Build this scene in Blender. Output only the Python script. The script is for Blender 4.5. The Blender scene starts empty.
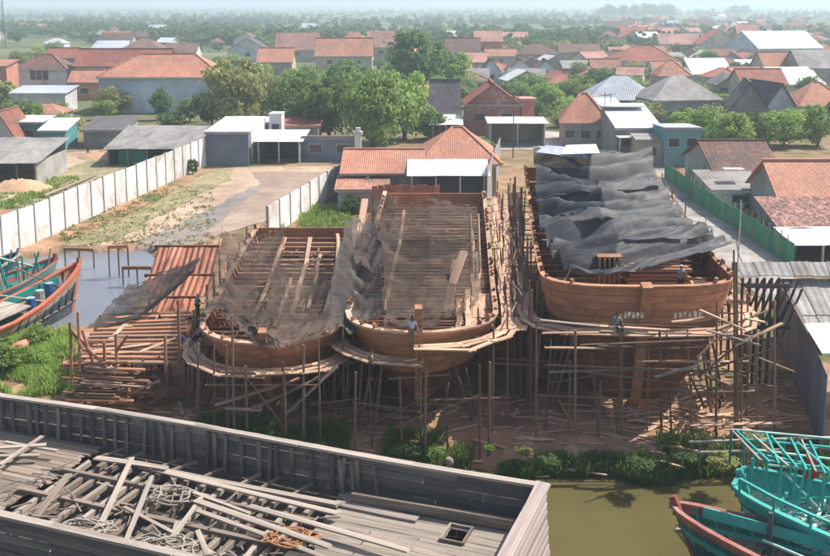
import bpy, math, random
import numpy as np
from mathutils import Vector, Matrix, noise as mnoise
random.seed(7)
RND = random.Random(11)
sc = bpy.context.scene
COL = sc.collection

# ------------------------------------------------------------------ camera
F = 1000.0; W_, H_ = 830.0, 556.0
CAMZ = 24.0; PITCH = math.radians(9.0); HOR = 5.0
CY = HOR + F*math.tan(PITCH)
cam = bpy.data.cameras.new('camera'); camo = bpy.data.objects.new('camera', cam); COL.objects.link(camo)
camo.location = (0, 0, CAMZ); camo.rotation_euler = (math.pi/2 - PITCH, 0, 0)
cam.sensor_width = 36; cam.lens = F/W_*36
cam.shift_y = -(H_/2 - CY)/W_
cam.clip_start = 0.5; cam.clip_end = 60000
sc.camera = camo
# ------------------------------------------------------------------ light
SUN_EL = math.radians(50); SUN_H = Vector((0.86, 0.51)).normalized()
world = bpy.data.worlds.new('World'); sc.world = world; world.use_nodes = True
wn = world.node_tree; bg = wn.nodes['Background']
sky = wn.nodes.new('ShaderNodeTexSky'); sky.sky_type = 'NISHITA'; sky.sun_disc = False
sky.sun_elevation = SUN_EL; sky.sun_rotation = math.atan2(SUN_H.x, SUN_H.y)
sky.air_density = 1.0; sky.dust_density = 2.5; sky.altitude = 20
wn.links.new(sky.outputs[0], bg.inputs[0]); bg.inputs[1].default_value = 0.135
sl = bpy.data.lights.new('sun', 'SUN'); sl.energy = 4.9; sl.angle = math.radians(0.6); sl.color = (1.0, 0.94, 0.86)
so = bpy.data.objects.new('sun', sl); COL.objects.link(so)
sd = Vector((SUN_H.x*math.cos(SUN_EL), SUN_H.y*math.cos(SUN_EL), math.sin(SUN_EL)))
so.rotation_euler = sd.to_track_quat('Z', 'Y').to_euler(); so.location = (40, 20, 80)
sc.view_settings.view_transform = 'Standard'; sc.view_settings.look = 'None'
sc.view_settings.exposure = 0.36; sc.view_settings.gamma = 1
sc.cycles.use_denoising = True
sc.cycles.max_bounces = 6; sc.cycles.diffuse_bounces = 3; sc.cycles.transparent_max_bounces = 12
sc.cycles.volume_bounces = 1

# ------------------------------------------------------------------ projection helpers (photo pixel -> point in the place)
def ray(px, py):
    x = (px-415.0)/F; y = -(py-CY)/F
    c, s = math.cos(PITCH), math.sin(PITCH)
    return Vector((x, c + y*s, y*c - s))
def P(px, py, z=0.0):
    r = ray(px, py); t = (z-CAMZ)/r.z
    return Vector((r.x*t, r.y*t, z))
def Q(px, py, Y):
    r = ray(px, py); t = Y/r.y
    return Vector((r.x*t, Y, CAMZ + r.z*t))

# ------------------------------------------------------------------ materials
def ramp(nt, fac, cols):
    r = nt.nodes.new('ShaderNodeValToRGB')
    e = r.color_ramp.elements
    while len(e) < len(cols): e.new(0.5)
    for i, (p, c) in enumerate(cols):
        e[i].position = p; e[i].color = (*c, 1)
    nt.links.new(fac, r.inputs[0]); return r.outputs[0]
def hsv(nt, colr, val):
    m = nt.nodes.new('ShaderNodeMix'); m.data_type = 'RGBA'; m.blend_type = 'MULTIPLY'
    m.inputs[0].default_value = 1
    nt.links.new(colr, m.inputs[6]); nt.links.new(val, m.inputs[7]); return m.outputs[2]
def mixc(nt, fac, a, b, mode='MIX'):
    m = nt.nodes.new('ShaderNodeMix'); m.data_type = 'RGBA'; m.blend_type = mode
    for sock, v in ((m.inputs[0], fac), (m.inputs[6], a), (m.inputs[7], b)):
        if isinstance(v, (int, float)): sock.default_value = v
        elif isinstance(v, tuple): sock.default_value = (*v, 1)
        else: nt.links.new(v, sock)
    return m.outputs[2]
def noise(nt, vec, scale, detail=4, rough=.6, dist=0):
    n = nt.nodes.new('ShaderNodeTexNoise'); n.inputs['Scale'].default_value = scale
    n.inputs['Detail'].default_value = detail; n.inputs['Roughness'].default_value = rough
    n.inputs['Distortion'].default_value = dist
    if vec is not None: nt.links.new(vec, n.inputs['Vector'])
    return n.outputs[0]
def mapping(nt, vec, scale=(1, 1, 1), rot=(0, 0, 0), rand=False):
    m = nt.nodes.new('ShaderNodeMapping'); m.inputs['Scale'].default_value = scale; m.inputs['Rotation'].default_value = rot
    nt.links.new(vec, m.inputs[0])
    if rand:
        oi = nt.nodes.new('ShaderNodeObjectInfo'); mu = nt.nodes.new('ShaderNodeMath'); mu.operation = 'MULTIPLY'; mu.inputs[1].default_value = 37
        nt.links.new(oi.outputs['Random'], mu.inputs[0]); nt.links.new(mu.outputs[0], m.inputs['Location'])
    return m.outputs[0]
MATS = {}
def mat(name, c1, c2=None, c3=None, scale=1.0, stretch=(1, 1, 1), rough=.85, bump=.3, rand=.25, coord='pos', spec=.25,
        wave=None, fine=8.0, thresh=(.35, .65), dist=.02, metallic=0.0, big=.06, trans=0.0, alpha=None, tile=None, grit=.12):
    """c1..c2 mottled by noise, c3 = patches of dirt/rust; wave=(axis, period) corrugation; tile = roof tile relief on UV"""
    if name in MATS: return MATS[name]
    m = bpy.data.materials.new(name); m.use_nodes = True; nt = m.node_tree
    b = nt.nodes['Principled BSDF']; out = nt.nodes['Material Output']
    c2 = c2 or tuple(v*.65 for v in c1)
    if coord == 'pos': vec = nt.nodes.new('ShaderNodeNewGeometry').outputs['Position']
    else: vec = nt.nodes.new('ShaderNodeTexCoord').outputs['Object' if coord == 'obj' else 'UV']
    v = mapping(nt, vec, stretch, rand=(coord != 'pos'))
    n1 = noise(nt, v, scale*fine*.25, 6, .65)
    base = ramp(nt, n1, [(thresh[0], c1), (thresh[1], c2)])
    if c3:
        n3 = noise(nt, mapping(nt, vec, rand=True), scale*.35, 5, .7, .5)
        f3 = ramp(nt, n3, [(.48, (0, 0, 0)), (.66, (1, 1, 1))])
        base = mixc(nt, f3, base, c3)
    n4 = noise(nt, vec, big, 3, .6)
    base = mixc(nt, 1.0, base, ramp(nt, n4, [(.3, (.78,)*3), (.7, (1.18,)*3)]), 'MULTIPLY')
    n5 = noise(nt, v, scale*fine*1.7, 3, .7)
    base = mixc(nt, 1.0, base, ramp(nt, n5, [(.35, (1-grit,)*3), (.65, (1+grit,)*3)]), 'MULTIPLY')
    if rand:
        oi = nt.nodes.new('ShaderNodeObjectInfo')
        base = mixc(nt, 1.0, base, ramp(nt, oi.outputs['Random'], [(0, (1-rand, 1-rand*1.1, 1-rand*1.1)), (1, (1+rand, 1+rand*.9, 1+rand*.8))]), 'MULTIPLY')
    h = noise(nt, v, scale*fine, 5, .7)
    if wave or tile:
        uv = nt.nodes.new('ShaderNodeTexCoord').outputs['UV']
        sp = nt.nodes.new('ShaderNodeSeparateXYZ'); nt.links.new(uv, sp.inputs[0])
        def sine(o, per):
            a = nt.nodes.new('ShaderNodeMath'); a.operation = 'MULTIPLY'; a.inputs[1].default_value = 2*math.pi/per
            nt.links.new(o, a.inputs[0]); s = nt.nodes.new('ShaderNodeMath'); s.operation = 'SINE'; nt.links.new(a.outputs[0], s.inputs[0]); return s.outputs[0]
        def saw(o, per):
            a = nt.nodes.new('ShaderNodeMath'); a.operation = 'DIVIDE'; a.inputs[1].default_value = per
            nt.links.new(o, a.inputs[0]); s = nt.nodes.new('ShaderNodeMath'); s.operation = 'FRACT'; nt.links.new(a.outputs[0], s.inputs[0]); return s.outputs[0]
        def madd(a, b, k):
            q = nt.nodes.new('ShaderNodeMath'); q.operation = 'MULTIPLY_ADD'; q.inputs[1].default_value = k
            nt.links.new(a, q.inputs[0]); nt.links.new(b, q.inputs[2]); return q.outputs[0]
        if wave: h = madd(sine(sp.outputs[0], wave), h, 1.4)
        else:
            h = madd(sine(sp.outputs[0], .26), h, .6); h = madd(saw(sp.outputs[1], .34), h, -1.5)
            # single tiles differ in age
            wn2 = nt.nodes.new('ShaderNodeTexWhiteNoise'); wn2.noise_dimensions = '2D'
            sn = nt.nodes.new('ShaderNodeVectorMath'); sn.operation = 'SNAP'; sn.inputs[1].default_value = (.26, .34, 1)
            nt.links.new(uv, sn.inputs[0]); nt.links.new(sn.outputs[0], wn2.inputs['Vector'])
            base = mixc(nt, 1.0, base, ramp(nt, wn2.outputs[0], [(0, (1-tile,)*3), (1, (1+tile,)*3)]), 'MULTIPLY')
    nt.links.new(base, b.inputs['Base Color'])
    b.inputs['Roughness'].default_value = rough; b.inputs['Specular IOR Level'].default_value = spec; b.inputs['Metallic'].default_value = metallic
    if bump:
        bp = nt.nodes.new('ShaderNodeBump'); bp.inputs['Strength'].default_value = bump; bp.inputs['Distance'].default_value = dist
        nt.links.new(h, bp.inputs['Height']); nt.links.new(bp.outputs[0], b.inputs['Normal'])
    sh = b.outputs[0]
    if trans:
        t = nt.nodes.new('ShaderNodeBsdfTranslucent'); nt.links.new(base, t.inputs[0])
        mx = nt.nodes.new('ShaderNodeMixShader'); mx.inputs[0].default_value = trans
        nt.links.new(sh, mx.inputs[1]); nt.links.new(t.outputs[0], mx.inputs[2]); sh = mx.outputs[0]
    if alpha:
        t = nt.nodes.new('ShaderNodeBsdfTransparent'); mx = nt.nodes.new('ShaderNodeMixShader')
        na = noise(nt, vec, .45, 6, .7, .6)
        fa = ramp(nt, na, [(.36, (alpha[0],)*3), (.62, (alpha[1],)*3)])
        nt.links.new(fa, mx.inputs[0]); nt.links.new(t.outputs[0], mx.inputs[1]); nt.links.new(sh, mx.inputs[2]); sh = mx.outputs[0]
    nt.links.new(sh, out.inputs[0])
    MATS[name] = m; return m

# ------------------------------------------------------------------ mesh / object helpers
class MB:
    def __init__(s): s.v = []; s.f = []; s.uv = {}
    def poly(s, pts, uv=None):
        i = len(s.v); s.v += [tuple(p) for p in pts]; s.f.append(tuple(range(i, i+len(pts))))
        if uv: s.uv[len(s.f)-1] = uv
    def hexa(s, c):
        i = len(s.v); s.v += [tuple(p) for p in c]
        for q in ((0, 3, 2, 1), (4, 5, 6, 7), (0, 1, 5, 4), (1, 2, 6, 5), (2, 3, 7, 6), (3, 0, 4, 7)): s.f.append(tuple(i+k for k in q))
    def box(s, lo, hi):
        x0, y0, z0 = lo; x1, y1, z1 = hi
        s.hexa([(x0, y0, z0), (x1, y0, z0), (x1, y1, z0), (x0, y1, z0), (x0, y0, z1), (x1, y0, z1), (x1, y1, z1), (x0, y1, z1)])
    def bar(s, p0, p1, w, h):
        M = barM(p0, p1, w, h)
        s.hexa([M @ Vector(c) for c in ((-.5, -.5, -.5), (.5, -.5, -.5), (.5, .5, -.5), (-.5, .5, -.5), (-.5, -.5, .5), (.5, -.5, .5), (.5, .5, .5), (-.5, .5, .5))])
    def slab(s, pts, t=.12, u=None):
        """thick roof sheet: pts = top outline counter clockwise seen from above, UV in metres"""
        pts = [Vector(p) for p in pts]; n = (pts[1]-pts[0]).cross(pts[2]-pts[0]).normalized()
        u = Vector(u).normalized() if u else (pts[1]-pts[0]).normalized(); vv = n.cross(u)
        i = len(s.v); k = len(pts)
        s.v += [tuple(p) for p in pts] + [tuple(p - n*t) for p in pts]
        s.f.append(tuple(range(i, i+k))); s.uv[len(s.f)-1] = [((p-pts[0]).dot(u), (p-pts[0]).dot(vv)) for p in pts]
        s.f.append(tuple(range(i+2*k-1, i+k-1, -1)))
        for j in range(k):
            a, b = j, (j+1) % k; s.f.append((i+b, i+a, i+k+a, i+k+b))
    def tube(s, pts, r, n=6, cap=True):
        pts = [Vector(p) for p in pts]; i = len(s.v)
        for j, p in enumerate(pts):
            d = (pts[min(j+1, len(pts)-1)]-pts[max(j-1, 0)]).normalized()
            a = d.orthogonal().normalized() if abs(d.z) > .9 else Vector((0, 0, 1)).cross(d).normalized(); b = d.cross(a)
            rr = r[j] if isinstance(r, (list, tuple)) else r
            for k in range(n):
                t = 2*math.pi*k/n; s.v.append(tuple(p + a*(rr*math.cos(t)) + b*(rr*math.sin(t))))
        for j in range(len(pts)-1):
            for k in range(n):
                q = i+j*n; s.f.append((q+k, q+(k+1) % n, q+n+(k+1) % n, q+n+k))
        if cap: s.f.append(tuple(i+n-1-k for k in range(n))); s.f.append(tuple(i+(len(pts)-1)*n+k for k in range(n)))
    def mesh(s, name, m, smooth=False):
        me = bpy.data.meshes.new(name); me.from_pydata(s.v, [], s.f)
        if s.uv:
            l = me.uv_layers.new(name='UVMap')
            for fi, uvs in s.uv.items():
                p = me.polygons[fi]
                for k, li in enumerate(p.loop_indices): l.data[li].uv = uvs[k]
        if m: me.materials.append(m)
        if smooth: me.shade_smooth()
        return me
def barM(p0, p1, w, h, roll=0.0):
    p0, p1 = Vector(p0), Vector(p1); d = p1-p0; L = d.length; x = d/L
    y = Vector((0, 0, 1)).cross(x)
    y = Vector((0, 1, 0)) if y.length < 1e-3 else y.normalized()
    z = x.cross(y)
    if roll: y, z = y*math.cos(roll)+z*math.sin(roll), z*math.cos(roll)-y*math.sin(roll)
    R = Matrix((x, y, z)).transposed().to_4x4()
    return Matrix.Translation((p0+p1)/2) @ R @ Matrix.Diagonal((L, w, h, 1))
def link(name, me, parent=None, M=None):
    o = bpy.data.objects.new(name, me); COL.objects.link(o)
    if parent is not None: o.parent = parent
    if M is not None: o.matrix_basis = M
    return o
def tag(o, label=None, cat=None, group=None, kind=None):
    for k, v in (('label', label), ('category', cat), ('group', group), ('kind', kind)):
        if v: o[k] = v
    return o
def thing(name, label, cat, loc=(0, 0, 0), rz=0.0, group=None):
    o = bpy.data.objects.new(name, None); COL.objects.link(o); o.location = loc; o.rotation_euler = (0, 0, rz); o.empty_display_size = .3
    return tag(o, label, cat, group)
UNIT = {}
WOODY = ('wood', 'hull', 'cap', 'planks', 'bulwark', 'tarred')
def ubox(m):
    woody = any(k in m.name for k in WOODY); var = RND.randrange(5) if woody else 0
    if ('b', m.name, var) not in UNIT:
        b = MB()
        if not woody: b.box((-.5, -.5, -.5), (.5, .5, .5))
        else:   # a sawn board: slightly bowed, uneven width, ragged ends
            r = random.Random(var*13+5); n = 5; ph = r.uniform(0, 6); am = r.uniform(-.16, .16); az = r.uniform(-.12, .12)
            for i in range(n+1):
                x = -.5+i/n; sy = am*math.sin(math.pi*i/n)+r.uniform(-.03, .03); sz = az*math.sin(math.pi*i/n); w = .5*(1+r.uniform(-.09, .05)); h = .5*(1+r.uniform(-.08, .02)); e = .012 if i in (0, n) else 0
                for cy, cz in ((-w, -h), (w, -h), (w, h), (-w, h)): b.v.append((x+r.uniform(-e, e), sy+cy, sz+cz))
            for i in range(n):
                for k in range(4): q = i*4; b.f.append((q+k, q+(k+1) % 4, q+4+(k+1) % 4, q+4+k))
            b.f.append((3, 2, 1, 0)); q = n*4; b.f.append((q, q+1, q+2, q+3))
        UNIT['b', m.name, var] = b.mesh('board', m)
    return UNIT['b', m.name, var]
def ucyl(m, taper=.8):
    k = ('c', m.name, taper)
    if k not in UNIT:
        b = MB(); b.tube([(-.5, 0, 0), (0, .0, 0), (.5, 0, 0)], [.5, .5*(1+taper)/2, .5*taper], 7); UNIT[k] = b.mesh('pole', m, False)
    return UNIT[k]
def inv(par):
    return Matrix.Translation(-Vector(par.location)) if par is not None else Matrix()
def wbar(name, m, par, p0, p1, w, h, roll=0):            # world-space bar under an unrotated thing
    return link(name, ubox(m), par, inv(par) @ barM(p0, p1, w, h, roll))
def wpole(name, m, par, p0, p1, r, taper=.8):
    return link(name, ucyl(m, taper), par, inv(par) @ barM(p0, p1, 2*r, 2*r))
def wmesh(name, mb, m, par=None, smooth=False):
    return link(name, mb.mesh(name, m, smooth), par, inv(par))
def lbox(name, m, par, lo, hi):
    lo, hi = Vector(lo), Vector(hi); c = (lo+hi)/2; s = hi-lo
    return link(name, ubox(m), par, Matrix.Translation(c) @ Matrix.Diagonal((s.x, s.y, s.z, 1)))
def jit(a): return (RND.random()*2-1)*a

# base colours of the place
new_wood = mat('new_wood', (.52, .27, .155), (.36, .175, .10), (.24, .125, .08), scale=1.2, stretch=(.25, 3, 3), coord='obj', rand=.28, rough=.75, fine=6)
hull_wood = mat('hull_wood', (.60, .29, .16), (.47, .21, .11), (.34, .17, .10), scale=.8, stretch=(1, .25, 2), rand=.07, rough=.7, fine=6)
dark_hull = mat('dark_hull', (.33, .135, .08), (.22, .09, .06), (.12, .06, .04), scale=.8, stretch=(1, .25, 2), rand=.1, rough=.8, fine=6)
aged_wood = mat('aged_wood', (.27, .165, .115), (.17, .10, .07), (.12, .075, .055), scale=1.2, stretch=(.25, 3, 3), coord='obj', rand=.3, fine=6)
pale_wood = mat('pale_wood', (.68, .46, .32), (.52, .34, .23), (.40, .25, .17), scale=1.2, stretch=(.25, 3, 3), coord='obj', rand=.25, fine=6)
pole_wood = mat('pole_wood', (.30, .195, .135), (.15, .10, .07), scale=1.5, stretch=(.3, 3, 3), coord='obj', rand=.4, fine=6)
grey_wood = mat('grey_wood', (.38, .31, .25), (.23, .185, .15), (.13, .105, .085), scale=1.6, stretch=(.2, 3, 3), coord='obj', rand=.25, fine=7, bump=.5)
white_wood = mat('bleached_wood', (.56, .485, .405), (.38, .325, .27), (.20, .17, .14), scale=1.6, stretch=(.2, 3, 3), coord='obj', rand=.15, fine=7, bump=.5)
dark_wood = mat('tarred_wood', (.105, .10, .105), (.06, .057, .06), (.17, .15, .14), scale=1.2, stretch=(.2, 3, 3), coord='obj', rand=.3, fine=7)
dark_gap = mat('dark_opening', (.02, .02, .022), (.03, .03, .032), rand=0, bump=0)

MARKS = [(5, 'the radio mast'), (45, 'the two-storey white house'), (105, 'the long red roof'), (160, 'the pale blue warehouse'), (238, 'the yellowish tree'), (300, 'the pinkish end of the orange roofs'), (345, 'the widest orange roof'),
 (418, 'the tallest dark tree'), (445, 'the steep slate roof'), (490, 'the brick gabled house'), (545, 'the grey-blue gables'), (590, 'the orange hip-roofed cottage'), (622, 'the pale blue hipped roof'), (648, 'the wide red hipped roof'),
 (690, 'the grey hipped roof'), (712, 'the bright white sheet roof'), (745, 'the slate gables'), (788, 'the pale blue hangar'), (822, 'the orange hipped roof at the right edge')]
USED = {}
def where(px, what, far):
    mx, mn = min(MARKS, key=lambda q: abs(q[0]-px))
    rel = 'straight behind' if abs(px-mx) < 5 else ('behind and left of' if px < mx else 'behind and right of')
    k = what+rel+mn; USED[k] = USED.get(k, 0)+1
    return ' '.join((what+' '+far+' '+rel+' '+mn).split()[:16])

# ------------------------------------------------------------------ ground
soil = mat('soil', (.47, .31, .20), (.33, .205, .13), (.22, .16, .10), scale=.6, rand=0, fine=4, bump=.8, dist=.08, big=.03)
def ground_material():
    m = bpy.data.materials.new('ground_cover'); m.use_nodes = True; nt = m.node_tree; b = nt.nodes['Principled BSDF']
    pos = nt.nodes.new('ShaderNodeNewGeometry').outputs['Position']
    n1 = noise(nt, pos, .35, 6, .7); n2 = noise(nt, pos, 1.6, 5, .7); n3 = noise(nt, pos, .012, 5, .65, .6)
    soilc = ramp(nt, n1, [(.3, (.22, .125, .08)), (.5, (.42, .245, .15)), (.7, (.56, .37, .25))])
    soilc = mixc(nt, ramp(nt, n2, [(.45, (0,)*3), (.7, (.6,)*3)]), soilc, (.20, .135, .09))
    grassc = ramp(nt, n2, [(.3, (.05, .075, .03)), (.6, (.11, .135, .05)), (.8, (.22, .19, .11))])
    fieldc = ramp(nt, n3, [(.30, (.05, .085, .035)), (.45, (.09, .125, .05)), (.55, (.19, .19, .10)), (.62, (.33, .28, .20)), (.7, (.10, .13, .06))])
    near = mixc(nt, ramp(nt, noise(nt, pos, .11, 5, .7, .8), [(.47, (0,)*3), (.6, (1,)*3)]), soilc, grassc)
    sp = nt.nodes.new('ShaderNodeSeparateXYZ'); nt.links.new(pos, sp.inputs[0])
    d = nt.nodes.new('ShaderNodeMapRange'); d.inputs[1].default_value = 110; d.inputs[2].default_value = 240; nt.links.new(sp.outputs[1], d.inputs[0])
    c = mixc(nt, d.outputs[0], near, mixc(nt, .55, grassc, fieldc))
    d2 = nt.nodes.new('ShaderNodeMapRange'); d2.inputs[1].default_value = 55; d2.inputs[2].default_value = 62; nt.links.new(sp.outputs[1], d2.inputs[0])
    c = mixc(nt, d2.outputs[0], soilc, c)
    nt.links.new(c, b.inputs['Base Color']); b.inputs['Roughness'].default_value = .95; b.inputs['Specular IOR Level'].default_value = .1
    bp = nt.nodes.new('ShaderNodeBump'); bp.inputs['Strength'].default_value = .9; bp.inputs['Distance'].default_value = .12
    nt.links.new(n2, bp.inputs['Height']); nt.links.new(bp.outputs[0], b.inputs['Normal'])
    return m
inlet = [P(px, py, -.6) for px, py in ((-420, 262), (0, 262), (60, 252), (110, 251), (150, 248), (165, 262), (146, 295), (118, 325), (74, 334), (52, 336), (20, 343), (-40, 350), (-420, 352))]
def inside(x, y, poly):
    c = False; n = len(poly)
    for i in range(n):
        a, b = poly[i], poly[i-1]
        if (a.y > y) != (b.y > y) and x < (b.x-a.x)*(y-a.y)/(b.y-a.y)+a.x: c = not c
    return c
def dist_edge(x, y, poly):
    best = 1e9; n = len(poly)
    for i in range(n):
        a, b = poly[i-1], poly[i]; dx, dy = b.x-a.x, b.y-a.y
        t = max(0, min(1, ((x-a.x)*dx+(y-a.y)*dy)/(dx*dx+dy*dy))); best = min(best, math.hypot(x-a.x-dx*t, y-a.y-dy*t))
    return best
def bank(x):
    b = 50.9 + .5*math.sin(x*.31+1) + .4*math.sin(x*.83) + .3*math.sin(x*1.7+2)
    if x < -16: b += min(6, (-16-x)*.45)
    return b
def gz(x, y):
    z = 0.0
    yb = bank(x)
    if y < yb+2.2: t = max(-1, min(1, (y-yb)/2.2)); z = -1.2+1.2*(t if t > 0 else t*1.4); z = min(0, z)
    if -75 < x < -10 and 60 < y < 110 and inside(x, y, inlet):
        z = min(z, -2.2*min(1, dist_edge(x, y, inlet)/1.6))
    if y < 130: z += (1 if y < 80 else max(.2, 1-(y-80)/12))*(.10*mnoise.noise(Vector((x*.5, y*.5, 0))) + .18*mnoise.noise(Vector((x*.13, y*.13, 5))))
    return z
xs = [-4200, -2500, -1400, -800, -450, -250, -150, -100, -80] + [-66+i*.9 for i in range(150)] + [85, 105, 150, 250, 450, 800, 1400, 2500, 4200]
ys = [-120, -40, 10, 35, 44] + [48+i*.55 for i in range(36)] + [68.4+i*1.0 for i in range(50)] + [122, 130, 150, 200, 300, 500, 900, 1600, 2600, 4600]
g = MB()
for y in ys:
    for x in xs: g.v.append((x, y, gz(x, y)))
nx = len(xs)
for j in range(len(ys)-1):
    for i in range(nx-1): k = j*nx+i; g.f.append((k, k+1, k+nx+1, k+nx))
tag(wmesh('ground', g, ground_material(), smooth=True), kind='structure')

def water_material(name, c, rough=.12, ws=1.2):
    m = bpy.data.materials.new(name); m.use_nodes = True; nt = m.node_tree; b = nt.nodes['Principled BSDF']
    pos = nt.nodes.new('ShaderNodeNewGeometry').outputs['Position']
    nt.links.new(ramp(nt, noise(nt, pos, .12, 3), [(.3, tuple(v*.8 for v in c)), (.7, c)]), b.inputs['Base Color'])
    b.inputs['Roughness'].default_value = rough; b.inputs['IOR'].default_value = 1.33
    bp = nt.nodes.new('ShaderNodeBump'); bp.inputs['Strength'].default_value = .25; bp.inputs['Distance'].default_value = .05
    nt.links.new(noise(nt, pos, ws, 4, .6), bp.inputs['Height']); nt.links.new(bp.outputs[0], b.inputs['Normal'])
    return m
def sheet(name, pts, z, m, kind='structure'):
    b = MB(); b.poly([(p.x, p.y, z) for p in pts]); return tag(wmesh(name, b, m), kind=kind)
sheet('river_water', [Vector((-300, -110, 0)), Vector((300, -110, 0)), Vector((300, 62, 0)), Vector((-300, 62, 0))], -1.2, water_material('olive_water', (.13, .11, .045), .12))
sheet('inlet_water', [Vector((-300, 62, 0)), Vector((-12, 62, 0)), Vector((-12, 112, 0)), Vector((-300, 112, 0))], -.62, water_material('grey_water', (.20, .215, .25), .22, .6))
sheet('sea', [Vector((-40000, 4500, 0)), Vector((40000, 4500, 0)), Vector((40000, 24000, 0)), Vector((-40000, 24000, 0))], -1.0, water_material('sea_water', (.06, .12, .16), .3))

def ground_sheet(name, px, m, z=.02, ns=2, seed=0):
    """a thin irregular sheet of surface laid on the ground; px = outline on the ground seen in the photo"""
    r = random.Random(seed); pts = [P(a, b, 0) for a, b in px]; out = []
    for i, a in enumerate(pts):
        b = pts[(i+1) % len(pts)]; n = max(1, int((b-a).length/2.5))
        for k in range(n):
            p = a.lerp(b, k/n); out.append(Vector((p.x+r.uniform(-.35, .35), p.y+r.uniform(-.5, .5), 0)))
    import bmesh as _b
    bm = _b.new(); f = bm.faces.new([bm.verts.new(p) for p in out]); _b.ops.triangulate(bm, faces=[f])
    _b.ops.subdivide_edges(bm, edges=bm.edges[:], cuts=3, use_grid_fill=True)
    for v in bm.verts: v.co.z = gz(v.co.x, v.co.y)+z*.35+.035
    me = bpy.data.meshes.new(name); bm.to_mesh(me); bm.free(); me.materials.append(m)
    return tag(link(name, me), kind='structure')
sand = mat('dry_sand', (.56, .42, .31), (.43, .31, .22), (.34, .24, .17), scale=.35, rand=0, fine=5, bump=.6, dist=.06, big=.05)
red_soil = mat('red_soil', (.50, .29, .19), (.36, .19, .12), (.24, .15, .10), scale=.6, rand=0, fine=5, bump=.9, dist=.10, big=.08)
brown_soil = mat('brown_soil', (.36, .265, .205), (.27, .195, .15), (.43, .33, .25), scale=.35, rand=0, fine=5, bump=.6, dist=.06, big=.05)
concrete = mat('old_concrete', (.50, .47, .43), (.36, .335, .30), (.24, .215, .19), scale=.5, rand=.1, fine=5, bump=.3, big=.05)
wet_path = mat('grey_path', (.30, .265, .24), (.22, .19, .175), (.34, .26, .20), scale=.4, rand=0, fine=4, bump=.3, big=.06)
grass_soil = mat('grassy_soil', (.19, .20, .085), (.34, .28, .16), (.42, .33, .21), scale=1.0, rand=0, fine=5, thresh=(.42, .58), bump=.8, dist=.1, big=.08)
ground_sheet('sand_yard', [(215, 168), (330, 166), (345, 176), (262, 222), (205, 238), (140, 250), (60, 252), (130, 215), (190, 183)], sand, .02)
ground_sheet('brown_yard', [(248, 172), (342, 172), (300, 200), (262, 222), (190, 246), (140, 248), (235, 196), (262, 184)], brown_soil, .06, seed=2)
ground_sheet('wet_path', [(262, 186), (250, 188), (196, 216), (120, 250), (190, 244), (220, 222)], wet_path, .10, seed=3)
ground_sheet('grass_verge', [(215, 168), (205, 176), (150, 205), (60, 245), (52, 250), (118, 240), (175, 208), (230, 180), (235, 170)], grass_soil, .12, seed=4)
ground_sheet('sandy_lane', [(-20, 160), (100, 150), (110, 163), (60, 178), (50, 196), (-20, 206)], sand, .06, seed=5)
ground_sheet('grass_yard', [(40, 180), (95, 158), (170, 162), (60, 212), (10, 214), (20, 196)], grass_soil, .1, seed=6)
ground_sheet('concrete_lane', [(640, 160), (664, 162), (700, 190), (745, 225), (792, 262), (800, 300), (760, 300), (700, 240), (668, 195)], concrete, .05, seed=7)
ground_sheet('red_bank', [(190, 395), (330, 395), (345, 452), (260, 452), (200, 440)], red_soil, .05, seed=8)
ground_sheet('bare_slope', [(440, 425), (480, 398), (540, 400), (545, 450), (470, 455)], red_soil, .05, seed=9)
ground_sheet('house_yard', [(705, 190), (775, 188), (790, 240), (745, 205)], concrete, .04, seed=10)
ground_sheet('village_lane', [(490, 130), (560, 132), (600, 150), (600, 165), (560, 150), (500, 150)], concrete, .04, seed=11)

# ------------------------------------------------------------------ haze
def make_haze():
    b = MB(); b.box((-45000, -140, -6), (45000, 26000, 60))
    m = bpy.data.materials.new('haze_air'); m.use_nodes = True; nt = m.node_tree
    for n in list(nt.nodes):
        if n.type != 'OUTPUT_MATERIAL': nt.nodes.remove(n)
    v = nt.nodes.new('ShaderNodeVolumePrincipled'); v.inputs['Color'].default_value = (.74, .90, 1, 1); v.inputs['Density'].default_value = HAZE
    v.inputs['Anisotropy'].default_value = 0.2
    nt.links.new(v.outputs[0], nt.nodes['Material Output'].inputs['Volume'])
    tag(wmesh('haze', b, m), kind='stuff')
HAZE = .00044
make_haze()

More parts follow.
